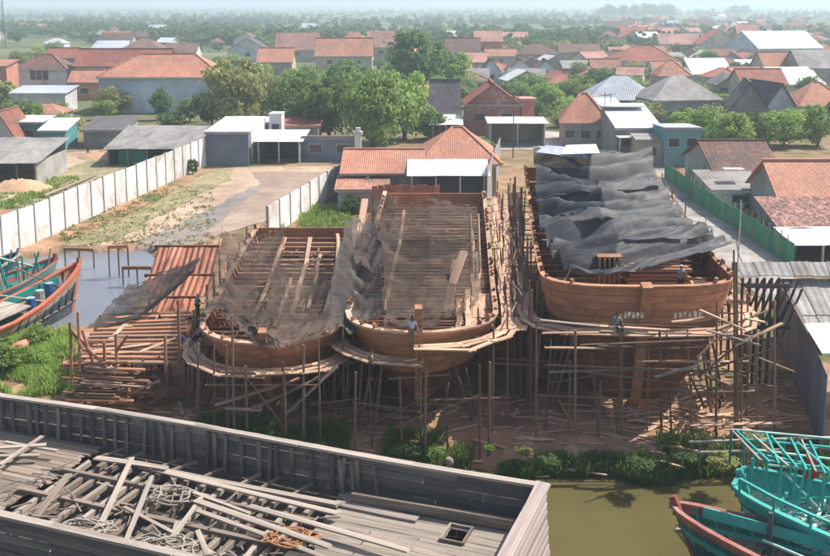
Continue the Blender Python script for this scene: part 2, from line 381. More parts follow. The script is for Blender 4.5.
# ------------------------------------------------------------------ trees
def leaf_mat(name, a, b, c):
    m = mat(name, a, b, None, scale=1, coord='pos', rand=.28, fine=3.2, rough=.7, bump=0, trans=.4, thresh=(.3, .7), big=.25)
    return m
LEAF = {'olive': leaf_mat('olive_leaves', (.42, .42, .16), (.23, .27, .09), None), 'mid': leaf_mat('green_leaves', (.33, .45, .13), (.16, .27, .07), None),
        'dark': leaf_mat('dark_leaves', (.20, .31, .11), (.09, .17, .055), None), 'bright': leaf_mat('bright_leaves', (.40, .53, .14), (.20, .33, .08), None),
        'dry': leaf_mat('dusty_leaves', (.22, .21, .12), (.11, .12, .06), None)}
bark = mat('bark', (.17, .13, .10), (.10, .075, .055), scale=2, stretch=(3, 3, .4), rand=.2)
def crown_np(seed, nclump, nleaf, ls, flat=.9):
    r = np.random.RandomState(seed); vs = []
    cl = []
    while len(cl) < nclump:
        p = r.uniform(-1, 1, 3)
        d = np.linalg.norm(p)
        if d < 1 and (d > .35 or r.rand() < .3) and p[2] > -.9: cl.append(p*np.array([.36, .36, .36]))
    for c in cl:
        R = r.choice([r.uniform(.07, .13), r.uniform(.12, .24)])
        d = r.normal(size=(nleaf, 3)); d /= np.linalg.norm(d, axis=1)[:, None]
        q = c + d*R*r.uniform(.55, 1.08, (nleaf, 1))*np.array([1, 1, .75])
        a = r.normal(size=(nleaf, 3)); a /= np.linalg.norm(a, axis=1)[:, None]
        nrm = d*.8 + a; b = np.cross(a, nrm); b /= np.linalg.norm(b, axis=1)[:, None]+1e-9
        s = ls*r.uniform(.6, 1.35, (nleaf, 1))
        vs.append(np.stack([q-a*s, q-b*s*.6, q+a*s, q+b*s*.6], 1))
    v = np.concatenate(vs).reshape(-1, 3); v[:, 2] = v[:, 2]*1.0+.5
    return v
CROWNS = {}
def np_mesh(name, v, m, quads=None):
    me = bpy.data.meshes.new(name); n = len(v)//4
    me.vertices.add(len(v)); me.vertices.foreach_set('co', v.astype(np.float32).ravel())
    me.loops.add(n*4); me.loops.foreach_set('vertex_index', np.arange(n*4, dtype=np.int32))
    me.polygons.add(n); me.polygons.foreach_set('loop_start', np.arange(0, n*4, 4, dtype=np.int32))
    me.update(calc_edges=True); me.materials.append(m); return me
def crown(kind, var, level):
    k = (kind, var, level)
    if k not in CROWNS:
        pr = {'hi': (40, 150, .027), 'mid': (26, 80, .042), 'lo': (14, 30, .085)}[level]
        CROWNS[k] = np_mesh('crown', crown_np(var*7+3, *pr), LEAF[kind])
    return CROWNS[k]
TRUNK = {}
def trunk(var):
    if var not in TRUNK:
        b = MB(); r = random.Random(var)
        top = Vector((r.uniform(-.05, .05), r.uniform(-.05, .05), .5))
        b.tube([(0, 0, -.03), (.005, 0, .02), top*.5, top, top+Vector((.02, .01, .25))], [.04, .03, .025, .018, .008], 7)
        for k in range(6):
            a = k*1.05+r.random(); s = top*r.uniform(.45, 1); e = s+Vector((math.cos(a)*.3, math.sin(a)*.3, r.uniform(.12, .35)))
            b.tube([s, s.lerp(e, .5)+Vector((0, 0, .02)), e], [.014, .009, .004], 5)
        TRUNK[var] = b.mesh('trunk', bark, True)
    return TRUNK[var]
def tree(px, py, wpx, hpx, kind='mid', label=None, group=None, var=None, name='tree', low=.0):
    """px,py = where the trunk meets the ground in the photo; wpx,hpx = crown width and full height in photo pixels"""
    p = P(px, py, 0); k = p.y/F; w = wpx*k; h = hpx*k
    lv = 'hi' if wpx > 34 else ('mid' if wpx > 15 else 'lo')
    var = RND.randrange(4) if var is None else var
    t = thing(name, label or 'green tree', 'tree' if name == 'tree' else name, (p.x, p.y, 0), RND.random()*6.28, group)
    link('trunk', trunk(var), t, Matrix.Diagonal((h, h, h, 1)))
    link('crown', crown(kind, var, lv), t, Matrix.Translation((0, 0, h*(low-.07))) @ Matrix.Diagonal((w*1.22*RND.uniform(.9, 1.1), w*1.22*RND.uniform(.8, 1.1), h*(1.13-low), 1)))
    return t
TREES = [
 (236, 128, 66, 80, 'olive', 'large yellowish green tree at the right end of the big pale blue warehouse'),
 (212, 126, 34, 40, 'dark', 'low dark bushy tree before the pale blue warehouse wall, left of the yellowish tree'),
 (162, 120, 22, 36, 'dark', 'small round dark tree standing alone before the middle of the pale blue warehouse'),
 (190, 122, 30, 26, 'mid', 'low broad-leaved tree before the pale blue warehouse, between the round tree and the bushy one'),
 (172, 132, 30, 24, 'dark', 'dark shrubby tree just behind the long grey-brown shed roof'),
 (20, 130, 40, 34, 'mid', 'leafy tree behind the white gabled house at the left edge'),
 (66, 142, 34, 34, 'olive', 'olive tree between the green awning and the dark grey roof on the left'),
 (106, 120, 26, 22, 'mid', 'small tree at the left corner of the pale blue warehouse'),
 (262, 118, 40, 58, 'olive', 'thin olive tree just left of the white pillar above the blue-grey shed'),
 (298, 134, 54, 66, 'mid', 'leftmost big green tree of the clump above the dark compound wall'),
 (330, 140, 64, 72, 'mid', 'big rounded green tree above the middle of the dark compound wall'),
 (374, 148, 74, 86, 'mid', 'broadest green tree of the clump, above the left end of the orange tiled roof'),
 (404, 140, 58, 80, 'bright', 'bright green tree left of the slate-roofed house'),
 (348, 112, 60, 60, 'dark', 'darker green tree rising at the back of the clump in the middle'),
 (304, 104, 44, 42, 'bright', 'light green tree in front of the orange row of roofs'),
 (420, 96, 66, 72, 'dark', 'tall dark tree standing highest above the clump, in front of the far village'),
 (452, 92, 46, 46, 'bright', 'fresh green round tree right of the tallest dark tree'),
 (440, 106, 40, 34, 'mid', 'green tree directly behind the slate-roofed house'),
 (390, 112, 54, 46, 'mid', 'green tree between the tallest dark tree and the broad one in front'),
 (432, 140, 40, 34, 'dark', 'dark tree in front of the slate-roofed house, over the orange roof'),
 (476, 152, 34, 18, 'mid', 'low bush beneath the white awning of the brick house'),
 (545, 112, 40, 34, 'bright', 'light green tree right behind the pink wall of the brick house'),
 (572, 106, 42, 30, 'mid', 'green tree behind the orange hip-roofed cottage, on its left'),
 (600, 92, 34, 26, 'dark', 'dark green tree left of the pale blue hipped roof'),
 (512, 100, 34, 24, 'mid', 'small tree behind the ridge of the brick house'),
 (532, 92, 40, 22, 'bright', 'bushy light tree before the row of grey-blue gables'),
 (700, 152, 56, 52, 'mid', 'big green tree behind the brown gabled house, nearest the teal building'),
 (726, 162, 50, 56, 'mid', 'middle one of the big trees behind the brown gabled house'),
 (684, 142, 40, 40, 'dark', 'dark tree directly right of the white-roofed house'),
 (752, 150, 44, 44, 'dark', 'dark green tree over the right slope of the brown gable'),
 (784, 146, 52, 42, 'bright', 'light green tree behind the bright red tiled house'),
 (818, 146, 44, 46, 'mid', 'tree at the right edge below the orange hipped roof'),
 (762, 138, 38, 30, 'mid', 'tree below the pale blue gable wall of the slate-roofed house'),
 (710, 72, 26, 24, 'dark', 'round dark tree left of the white sheet roof, in front of red roofs'),
 (742, 78, 22, 14, 'bright', 'low green tree right of the small white sheet roof'),
 (576, 58, 26, 22, 'dark', 'dark tree among the far roofs left of the long red roof'),
 (632, 84, 20, 14, 'mid', 'small tree under the blue wall of the red-roofed house'),
 (366, 205, 26, 34, 'mid', 'green tree at the end of the short white wall, beside the small tiled lean-to'),
 (352, 214, 18, 22, 'dark', 'dark shrubby tree at the foot of the short white wall'),
]
for i, (x, y, w, h, k, lab) in enumerate(TREES): tree(x, y, w, h, k, lab, None, i % 4)
for x, y, w, h, k, lab in ((193, 174, 15, 19, 'dark', 'round dark green bush at the right end of the long white wall'),
    (40, 344, 34, 22, 'bright', 'bright green bush on the bank beside the orange-railed boat'),
    (12, 372, 44, 30, 'mid', 'large green bush on the bank at the left edge above the old hull'),
    (40, 366, 26, 20, 'bright', 'low light green bush in the middle of the left bank'),
    (8, 350, 26, 14, 'mid', 'small bush under the bow of the boat at the left edge'),
    (488, 452, 16, 12, 'mid', 'small bush on the bare slope below the second hull from the right'),
    (720, 470, 34, 22, 'olive', 'wide weedy bush on the bank behind the small boat with a red-brown rail'),
    (752, 452, 30, 24, 'olive', 'weedy bush under the right end of the largest hull'),
    (790, 452, 22, 18, 'mid', 'green bush beside the pole under the right end of the largest hull'),
    (685, 462, 24, 14, 'dark', 'dark low bush at the waterline below the largest hull'),
    (436, 458, 22, 14, 'mid', 'green bush at the foot of the pole under the bow with the white-shirted worker'),
    (318, 452, 16, 11, 'mid', 'small bush on the bank between the second and third hulls'),
    (548, 466, 22, 15, 'dark', 'dark bush at the waterline right of the bare slope'), (640, 471, 30, 16, 'dark', 'broad dark bush at the waterline under the right part of the largest hull'),
    (410, 456, 24, 12, 'dark', 'dark low bush left of the pole under the middle hull'),
    (525, 456, 20, 12, 'olive', 'dry weedy bush on the right of the bare slope'), (705, 452, 20, 22, 'olive', 'tall weed clump beside the orange-shirted worker')):
    tree(x, y, w, h, k, lab, None, None, 'bush', 0.0)
# scattered single trees among the far roofs and fields
r2 = random.Random(5); n = 0
while n < 150:
    x = r2.uniform(-10, 840); y = r2.uniform(27, 60)
    if x > 560 and r2.random() < .55: continue
    if x < 260 and y > 44: continue
    s = (y-HOR)/24*r2.uniform(5, 9.5)
    kk = r2.choice(['mid', 'dark', 'mid', 'dark', 'bright', 'olive']); tree(x, y, s*1.25, s, kk, where(x, {'mid': 'green', 'dark': 'dark', 'bright': 'light green', 'olive': 'olive'}[kk]+' hazy tree', 'far'), 'distant trees beyond the town'); n += 1
# the wooded plain as one mass
def far_wood():
    r = np.random.RandomState(4); base = [crown_np(50+i, 9, 14, .10) for i in range(5)]
    blocks = []; cnt = 0
    while cnt < 3600:
        py = HOR + 4 + 44*r.rand()**1.25; px = r.uniform(-60, 900)
        p = P(px, py, 0)
        dens = mnoise.noise(Vector((p.x*.006, p.y*.0035, 3)))
        if dens < -.12+.1*r.rand() and py > 13: continue
        if px > 600 and py > 17 and r.rand() < .75: continue
        if px < 250 and py > 46: continue
        s = r.uniform(7, 15); h = r.uniform(6, 12) if py > 12 else r.uniform(9, 16)
        a = r.uniform(0, 6.28); v = base[r.randint(5)].copy()
        R = np.array([[math.cos(a), -math.sin(a), 0], [math.sin(a), math.cos(a), 0], [0, 0, 1]])
        v = v @ R.T * np.array([s, s, h]) + np.array([p.x, p.y, -1]); blocks.append(v); cnt += 1
    v = np.concatenate(blocks)
    tag(link('far_wood', np_mesh('far_wood', v, mat('far_leaves', (.17, .25, .09), (.07, .13, .05), None, scale=1, rand=0, fine=.25, bump=0, trans=.3, big=.01, thresh=(.35, .65)))), kind='stuff')
    # tall hazy grove on the skyline
    blocks = []
    for (a, b, y, h0, n_) in ((598, 676, 16, 26, 70), (725, 750, 15, 26, 14), (690, 712, 15.5, 15, 8), (365, 400, 14, 14, 10), (755, 830, 16, 12, 22), (415, 600, 13, 13, 50), (-20, 60, 14, 8, 20)):
        for k in range(n_):
            px = r.uniform(a, b); p = P(px, y + r.uniform(-1, 1), 0); h = h0*r.uniform(.7, 1.25); s = h*r.uniform(.8, 1.2)
            blocks.append(base[r.randint(5)]*np.array([s, s, h]) + np.array([p.x, p.y, -1]))
    tag(link('skyline_wood', np_mesh('skyline_wood', np.concatenate(blocks), MATS['dark_leaves'])), kind='stuff')
far_wood()
def hill(name, pts, w, h, yy):
    b = MB(); n = 60; 
    for i in range(n+1):
        x = pts[0]+(pts[1]-pts[0])*i/n; hh = max(0, h*math.sin(math.pi*i/n)**.6*(.8+.4*mnoise.noise(Vector((i*.2, h, 1)))))
        b.v += [(x, yy-w, -2), (x, yy-w*.3, hh*.7), (x, yy, hh), (x, yy+w, -2)]
    for i in range(n):
        for k in range(3): q = i*4+k; b.f.append((q, q+4, q+5, q+1))
    tag(wmesh(name, b, MATS['far_leaves'], smooth=True), kind='structure')
hill('hills', (-6500, 1400), 500, 30, 7600)
hill('low_ridge', (-3200, -200), 250, 12, 4000)

# ------------------------------------------------------------------ buildings
tile_orange = mat('orange_tiles', (.50, .24, .16), (.38, .18, .12), (.28, .17, .13), scale=.5, coord='pos', rand=.10, tile=.22, bump=.8, dist=.05, fine=5)
tile_bright = mat('bright_orange_tiles', (.56, .27, .18), (.46, .20, .13), (.36, .20, .15), scale=.4, coord='pos', rand=.08, tile=.12, bump=.7, dist=.05, fine=5)
tile_red = mat('red_tiles', (.42, .15, .10), (.30, .11, .08), (.22, .12, .095), scale=.5, coord='pos', rand=.2, tile=.2, bump=.8, dist=.05, fine=5)
tile_brown = mat('brown_tiles', (.24, .13, .10), (.16, .09, .075), (.13, .10, .085), scale=.5, coord='pos', rand=.15, tile=.3, bump=.8, dist=.05, fine=5)
tile_mottled = mat('mottled_old_tiles', (.42, .22, .17), (.22, .12, .10), (.15, .10, .09), scale=.9, coord='pos', rand=.05, tile=.55, bump=.8, dist=.05, fine=6)
tile_slate = mat('slate_tiles', (.15, .14, .16), (.10, .095, .11), (.19, .15, .15), scale=.5, coord='pos', rand=.15, tile=.15, bump=.6, dist=.05, fine=5)
tile_pink = mat('pink_tiles', (.60, .33, .27), (.50, .25, .20), (.36, .22, .18), scale=.5, coord='pos', rand=.12, tile=.12, bump=.6, dist=.05, fine=5)
met_white = mat('white_sheet_roof', (.80, .80, .80), (.70, .71, .72), (.58, .56, .54), scale=.3, rand=.05, wave=.5, bump=.4, rough=.45)
met_pale = mat('pale_blue_sheet_roof', (.52, .57, .63), (.43, .48, .55), (.40, .39, .40), scale=.3, rand=.06, wave=.5, bump=.4, rough=.5)
met_grey = mat('grey_asbestos_roof', (.36, .345, .325), (.27, .255, .24), (.20, .18, .165), scale=.4, rand=.1, wave=.45, bump=.6, rough=.8)
met_dark = mat('dark_sheet_roof', (.16, .15, .15), (.11, .105, .11), (.20, .16, .14), scale=.4, rand=.1, wave=.45, bump=.6)
met_rust = mat('rusty_sheet', (.62, .27, .17), (.50, .20, .12), (.30, .13, .09), scale=.7, rand=.2, wave=.45, bump=.9, dist=.05, rough=.8)
w_blue = mat('pale_blue_wall', (.62, .70, .77), (.55, .62, .69), (.34, .38, .42), scale=.3, rand=.06, bump=.15)
w_white = mat('white_wall', (.72, .71, .69), (.62, .61, .59), (.42, .40, .37), scale=.4, rand=.06, bump=.15)
w_grey = mat('grey_wall', (.42, .41, .40), (.33, .32, .31), (.24, .22, .20), scale=.4, rand=.1, bump=.2)
w_steel = mat('blue_grey_steel_wall', (.19, .23, .29), (.16, .195, .25), (.13, .15, .18), scale=.3, rand=.05, bump=.15)
w_teal = mat('teal_wall', (.12, .36, .38), (.09, .28, .31), (.2, .3, .3), scale=.4, rand=.1, bump=.2)
w_cream = mat('cream_wall', (.56, .49, .40), (.47, .40, .32), (.32, .27, .22), scale=.4, rand=.1, bump=.2)
w_pink = mat('salmon_wall', (.58, .25, .19), (.50, .21, .16), (.4, .2, .16), scale=.4, rand=.05, bump=.2)
brick = mat('bare_brick', (.40, .20, .155), (.26, .13, .105), (.48, .34, .28), scale=1.6, rand=.05, fine=6, bump=.7, thresh=(.4, .6))
trim_w = mat('white_trim', (.74, .73, .71), rand=0, bump=0)
glass = mat('window_glass', (.05, .06, .075), (.03, .035, .045), rand=.3, rough=.15, spec=.6, bump=0)
shade_green = mat('green_sheet_wall', (.05, .24, .17), (.03, .16, .12), rand=.1, bump=.1)
ROOF = dict(o=tile_orange, O=tile_bright, r=tile_red, b=tile_brown, m=tile_mottled, s=tile_slate, p=tile_pink, W=met_white, P=met_pale, G=met_grey, D=met_dark)
WALL = dict(b=w_blue, w=w_white, g=w_grey, s=w_steel, t=w_teal, c=w_cream, p=w_pink, k=brick)
def house(x0, x1, yb, ye, yr, d, typ, rf, wl, label, nwin=2, rz=0.0, over=.5, name='house', cat='house', group=None, door=False, chim=False, base_at=None):
    """x0..x1, base yb, eave ye, ridge yr in photo pixels; d = depth in metres"""
    pb = P((x0+x1)/2, yb, 0); Y = pb.y; k = (Q(x1, yb, Y).x-Q(x0, yb, Y).x); w = k
    h = Q((x0+x1)/2, ye, Y).z
    yrid = {'gx': Y+d/2, 'hip': Y+d/2, 'gy': Y, 'shed': Y+d, 'flat': Y+d}[typ]
    zr = Q((x0+x1)/2, yr, yrid).z; rh = zr-h
    if typ in ('gx', 'hip', 'gy'): rh = max(rh, .12*(d if typ != 'gy' else w))
    t = thing(name, label, cat, (pb.x, Y, 0), rz, group)
    rm, wm = ROOF[rf], WALL[wl]; X = w/2
    b = MB()
    # walls (a shell open below), with gable ends
    if typ == 'gx':
        b.hexa([(-X, 0, -.3), (X, 0, -.3), (X, d, -.3), (-X, d, -.3), (-X, 0, h), (X, 0, h), (X, d, h), (-X, d, h)])
        for s in (-X, X-.2): b.f.append(tuple(len(b.v)+i for i in (0, 1, 2))); b.f.append(tuple(len(b.v)+i for i in (5, 4, 3))); b.v += [(s, .02, h), (s, d-.02, h), (s, d/2, h+rh-.03), (s+.2, .02, h), (s+.2, d-.02, h), (s+.2, d/2, h+rh-.03)]
    elif typ == 'gy':
        b.hexa([(-X, 0, -.3), (X, 0, -.3), (X, d, -.3), (-X, d, -.3), (-X, 0, h), (X, 0, h), (X, d, h), (-X, d, h)])
        for s in (0, d-.2): b.f.append(tuple(len(b.v)+i for i in (0, 1, 2))); b.f.append(tuple(len(b.v)+i for i in (5, 4, 3))); b.v += [(-X+.02, s, h), (X-.02, s, h), (0, s, h+rh-.03), (-X+.02, s+.2, h), (X-.02, s+.2, h), (0, s+.2, h+rh-.03)]
    else:
        hb = h+rh if typ in ('shed', 'flat') else h
        b.hexa([(-X, 0, -.3), (X, 0, -.3), (X, d, -.3), (-X, d, -.3), (-X, 0, h-.02), (X, 0, h-.02), (X, d, hb-.02), (-X, d, hb-.02)])
    link('wall', b.mesh('wall', wm), t)
    r = MB(); e = over; T = .14; g = .1
    if typ == 'gx':
        sl = rh/(d/2)
        r.slab([(-X-e, -e, h-e*sl+g), (X+e, -e, h-e*sl+g), (X+e, d/2, h+rh+g), (-X-e, d/2, h+rh+g)], T)
        r.slab([(X+e, d+e, h-e*sl+g), (-X-e, d+e, h-e*sl+g), (-X-e, d/2+.01, h+rh+g), (X+e, d/2+.01, h+rh+g)], T)
        rdg = [((-X-e, d/2, h+rh+g+.06), (X+e, d/2, h+rh+g+.06))]
    elif typ == 'gy':
        sl = rh/X
        r.slab([(-X-e, d+e, h-e*sl+g), (-X-e, -e, h-e*sl+g), (0, -e, h+rh+g), (0, d+e, h+rh+g)], T, (0, -1, 0))
        r.slab([(X+e, -e, h-e*sl+g), (X+e, d+e, h-e*sl+g), (.01, d+e, h+rh+g), (.01, -e, h+rh+g)], T, (0, 1, 0))
        rdg = [((0, -e-.05, h+rh+g+.06), (0, d+e+.05, h+rh+g+.06))]
    elif typ == 'hip':
        q = min(d/2, X*.85); a = (-X-e, -e, h); bb = (X+e, -e, h); c = (X+e, d+e, h); dd = (-X-e, d+e, h); R1 = (-X+q, d/2, h+rh); R2 = (X-q, d/2, h+rh)
        r.slab([a, bb, R2, R1], T); r.slab([c, dd, R1, R2], T); r.slab([dd, a, R1], T, (0, -1, 0)); r.slab([bb, c, R2], T, (0, 1, 0))
        rdg = [(R1, R2), (a, R1), (bb, R2)] if w*d > 60 else [(R1, R2)]
    else:
        sl = rh/d
        r.slab([(-X-e, -e, h-e*sl+g), (X+e, -e, h-e*sl+g), (X+e, d+e, h+rh+e*sl+g), (-X-e, d+e, h+rh+e*sl+g)], T); rdg = []
    link('roof', r.mesh('roof', rm), t)
    far = Y > 420
    if rdg and not far and rf not in 'WPG':
        for a, c in rdg: link('ridge_tiles', ubox(rm), t, barM(a, c, .35, .22))
    if not far: lbox('fascia', trim_w if wl in 'bw' else w_grey, t, (-X-e+.05, -e-.06, h-.3-.02), (X+e-.05, -e+.02, h-.06))
    wh = min(1.3, h*.4)
    for i in range(nwin):
        cx = -X+w*(i+.5)/nwin; ww = min(1.0, w/nwin*.3); z = h*.52 if h < 5 else h*.62
        wi = lbox('window', trim_w, t, (cx-ww-.08, -.09, z-wh/2-.08), (cx+ww+.08, -.004, z+wh/2+.08))
        pn = link('pane', ubox(glass), wi); Mi = wi.matrix_basis.inverted()
        pn.matrix_basis = Mi @ Matrix.Translation((cx, -.1, z)) @ Matrix.Diagonal((ww*2, .05, wh, 1))
    if door: lbox('door', MATS['tarred_wood'], t, (-.5+X*.3, -.08, -.2), (.5+X*.3, -.003, 2.1))
    if chim: lbox('chimney', w_white, t, (X*.4, d*.4, h+rh*.3), (X*.4+.7, d*.4+.7, h+rh+1.2))
    return t
H = [
 (100, 224, 113, 77, 54, 15, 'hip', 'O', 'b', 'large pale blue warehouse with an orange hipped tile roof, left of the yellowish tree', 0, 0),
 (76, 168, 92, 66, 49, 12, 'gx', 'r', 'c', 'long red-roofed building directly behind the pale blue warehouse', 0, 0),
 (17, 67, 92, 69, 54, 11, 'hip', 'b', 'w', 'two-storey white house with a brownish hipped roof and wide dark window, far left', 0, 0),
 (46, 76, 80, 58, 48, 10, 'gx', 'r', 'g', 'red gabled roof showing behind the two-storey white house', 0, 0),
 (70, 100, 100, 82, 70, 8, 'gx', 'o', 'p', 'small salmon-walled house wedged left of the pale blue warehouse', 1, 0),
 (122, 160, 60, 49, 38, 16, 'hip', 'b', 'g', 'dull dark red hipped roof far behind the orange warehouse roof', 0, 0),
 (92, 124, 56, 48, 41, 10, 'flat', 'P', 'b', 'pale flat-roofed far building left of the dull dark red roof', 0, 0),
 (166, 196, 62, 52, 43, 12, 'gx', 'b', 'w', 'small brownish gabled roof over the right end of the orange warehouse roof', 0, 0),
 (228, 268, 62, 50, 38, 12, 'gy', 's', 'w', 'grey gabled house between the yellowish tree and the orange roofs', 1, 0),
 (258, 292, 78, 62, 48, 12, 'gx', 'O', 'c', 'orange roof right of the yellowish tree', 0, 0),
 (-8, 8, 96, 66, 60, 8, 'flat', 'o', 'p', 'narrow orange-walled building cut off by the left edge', 0, 0),
 (12, 66, 112, 93, 86, 8, 'flat', 'P', 'w', 'low pale walled compound building below the two-storey white house', 0, 0),
 (24, 60, 124, 114, 103, 8, 'hip', 'o', 'g', 'small low orange hipped roof in the trees at the left', 0, 0),
 (-14, 16, 150, 136, 112, 8, 'gy', 'r', 'w', 'white gabled house with a red tile roof at the left edge', 0, 0),
 (16, 42, 146, 122, 116, 6, 'shed', 'W', 't', 'teal walled house under a white sheet awning beside the white gable', 1, 0),
 (42, 66, 150, 130, 119, 6, 'shed', 'W', 't', 'small shelter with a slanting greenish white awning right of the teal house', 0, 0),
 (84, 124, 148, 130, 117, 9, 'shed', 'D', 'g', 'dark grey low roof behind the long grey-brown shed', 0, 0),
 (276, 318, 62, 49, 33, 12, 'gx', 'p', 'c', 'pinkish roof at the left end of the orange row behind the trees', 1, 0),
 (316, 372, 72, 56, 38, 14, 'gx', 'O', 'c', 'widest bright orange roof behind the clump of trees', 2, 0),
 (336, 370, 60, 44, 32, 12, 'hip', 'o', 'w', 'orange hipped roof rising behind the widest bright orange roof', 1, 0),
 (368, 394, 62, 46, 31, 10, 'gx', 'p', 'c', 'pinkish roof next to the tallest dark tree', 1, 0),
 (308, 326, 54, 46, 34, 9, 'gy', 's', 'g', 'little dark gable between the pinkish and the orange roofs', 0, 0),
 (427, 459, 128, 112, 80, 9, 'gx', 's', 'w', 'house with a steep dark slate roof right of the tree clump', 0, 0),
 (466, 520, 138, 104, 84, 10, 'gy', 'r', 'k', 'unfinished house of bare brick with a gabled front below a red roof', 2, 0),
 (521, 534, 134, 99, 97, 8, 'flat', 'p', 'p', 'narrow flat salmon pink building against the right side of the bare brick house', 0, 0),
 (562, 608, 146, 123, 93, 11, 'hip', 'O', 'c', 'cream cottage with an orange-red hipped roof behind the dark tarpaulins', 3, -.1),
 (588, 660, 118, 100, 76, 12, 'hip', 'P', 'g', 'house with a pale blue hipped sheet roof behind the white-roofed house', 0, 0),
 (652, 722, 122, 100, 75, 12, 'hip', 'G', 'g', 'grey gabled roof with a pale eave right of the pale blue hipped roof', 0, .15),
 (693, 732, 82, 74, 59, 10, 'shed', 'W', 'w', 'small house with a brilliant white slanting sheet roof above the grey hipped roof', 1, 0),
 (730, 766, 132, 108, 83, 12, 'gy', 's', 'g', 'dark slate gabled house right of the grey hipped roof', 0, -.25),
 (760, 798, 130, 110, 84, 14, 'gy', 's', 'b', 'slate-roofed house with a pale blue gable wall', 0, .2),
 (742, 786, 100, 84, 69, 12, 'gx', 'r', 'c', 'dull red roof just behind the two slate gables', 0, 0),
 (766, 812, 84, 72, 52, 14, 'gx', 'O', 'c', 'bright orange roof with a dark gable end in the upper right', 1, .1),
 (742, 762, 76, 66, 60, 8, 'flat', 'W', 'c', 'small cream block left of the bright orange roof in the upper right', 1, 0),
 (780, 826, 94, 84, 68, 9, 'shed', 'W', 'w', 'long slanting white sheet roof in front of the bright orange roof', 0, .2),
 (800, 850, 124, 106, 82, 12, 'hip', 'O', 'c', 'orange hipped roof at the right edge above the trees', 1, 0),
 (754, 826, 62, 48, 31, 26, 'gx', 'P', 'b', 'large pale blue hangar with a wide roof in the upper right', 0, .25),
 (800, 850, 86, 68, 50, 16, 'gx', 'G', 'g', 'broad grey-brown roof at the right edge below the hangar', 0, 0),
 (616, 678, 75, 61, 45, 16, 'hip', 'r', 'b', 'wide red hipped roof over a blue wall in the middle right', 0, 0),
 (658, 690, 92, 76, 60, 10, 'hip', 'o', 'c', 'orange hipped roof between the blue-walled house and the white sheet roof', 1, 0),
 (564, 592, 76, 68, 61, 8, 'shed', 'G', 'g', 'low grey sheet roof left of the blue-walled house', 0, 0),
 (592, 620, 76, 68, 59, 8, 'gx', 'o', 'g', 'low orange roof against the left of the blue-walled house', 0, 0),
 (475, 502, 62, 41, 31, 12, 'gx', 'p', 'p', 'two-storey salmon building with a pink roof standing above the far row', 2, 0),
 (502, 528, 50, 40, 32, 12, 'gx', 'p', 'c', 'pale pink roof right of the two-storey salmon building', 0, 0),
 (446, 480, 64, 52, 38, 12, 'gx', 'b', 'c', 'brownish roof left of the two-storey salmon building', 1, 0),
 (460, 486, 74, 62, 52, 10, 'gx', 'p', 'c', 'pinkish low roof in front of the two-storey salmon building', 0, 0),
 (486, 516, 66, 56, 49, 10, 'gx', 'O', 'c', 'orange low roof right below the two-storey salmon building', 1, 0),
 (518, 560, 66, 54, 43, 13, 'hip', 'b', 'c', 'wide brown hipped roof right of the far salmon building', 1, 0),
 (482, 500, 84, 70, 59, 9, 'gy', 'b', 'b', 'grey-blue gable wall, leftmost of the three gables behind the brick house', 1, 0),
 (507, 533, 84, 70, 59, 9, 'gy', 'b', 'b', 'grey-blue gable wall, middle one of the three gables behind the brick house', 1, 0),
 (536, 556, 82, 70, 60, 9, 'gy', 'b', 'b', 'grey-blue gable wall, rightmost of the three gables behind the brick house', 1, 0),
 (560, 600, 62, 52, 44, 12, 'gx', 'b', 'c', 'brown roof between the three grey-blue gables and the wide red hipped roof', 1, 0),
 (660, 700, 56, 44, 34, 14, 'gx', 'p', 'c', 'pink roof over the right end of the wide red hipped roof', 0, 0),
 (700, 738, 58, 44, 30, 12, 'gy', 'r', 'c', 'dull red gabled roof left of the pale blue hangar', 0, 0),
 (738, 760, 52, 38, 25, 12, 'gx', 'p', 'p', 'salmon house just left of the pale blue hangar', 1, 0),
 (622, 646, 44, 34, 27, 14, 'gx', 'r', 'c', 'small dull red roof above the wide red hipped roof', 0, 0),
 (660, 680, 42, 34, 28, 14, 'gx', 'p', 'w', 'small very pale pink roof above the wide red hipped roof', 0, 0),
]
for x0, x1, yb, ye, yr, d, typ, rf, wl, lab, nw, rz in H:
    house(x0, x1, yb, ye, yr, d, typ, rf, wl, lab, nw, rz)
wh = [o for o in COL.objects if o.get('label', '').startswith('two-storey white house')][0]
lbox('window', glass, wh, (-11*.27, -.12, 3.4), (-11*.27+5, -.02, 6.6))
for k in range(1, 3): lbox('window_bar', trim_w, wh, (-2.97+k*1.66-.1, -.16, 3.4), (-2.97+k*1.66+.1, -.13, 6.6))
# small houses of the hazy edge of town
r3 = random.Random(9)
LAB = {'r': 'tiny dull red roof in the hazy edge of town', 'p': 'tiny pale pink roof in the hazy edge of town', 'o': 'tiny orange roof in the hazy edge of town', 'W': 'tiny white roof in the hazy edge of town', 'b': 'tiny brown roof in the hazy edge of town', 'P': 'tiny pale blue roof in the hazy edge of town'}
for i in range(130):
    if i < 98: x = r3.uniform(600, 835); y = r3.uniform(17, 46)*(.92 if x > 700 else 1); y = max(y, 17)
    elif i < 112: x = r3.uniform(430, 600); y = r3.uniform(34, 50)
    else: x = r3.uniform(0, 420); y = r3.uniform(30, 52)
    if x > 745 and y > 30: continue
    s = (y-HOR)/24*r3.uniform(9, 17); k = r3.choice('rrppoWbbPr')
    house(x, x+s, y, y-s*.28, y-s*.55, r3.uniform(8, 12), r3.choice(['gx', 'gx', 'hip', 'gy']), k, r3.choice('wcgcb'), where(x, LAB[k].split(' in the')[0], 'far'), 1 if s > 9 else 0, r3.uniform(-.5, .5), group='small roofs in the hazy distance')

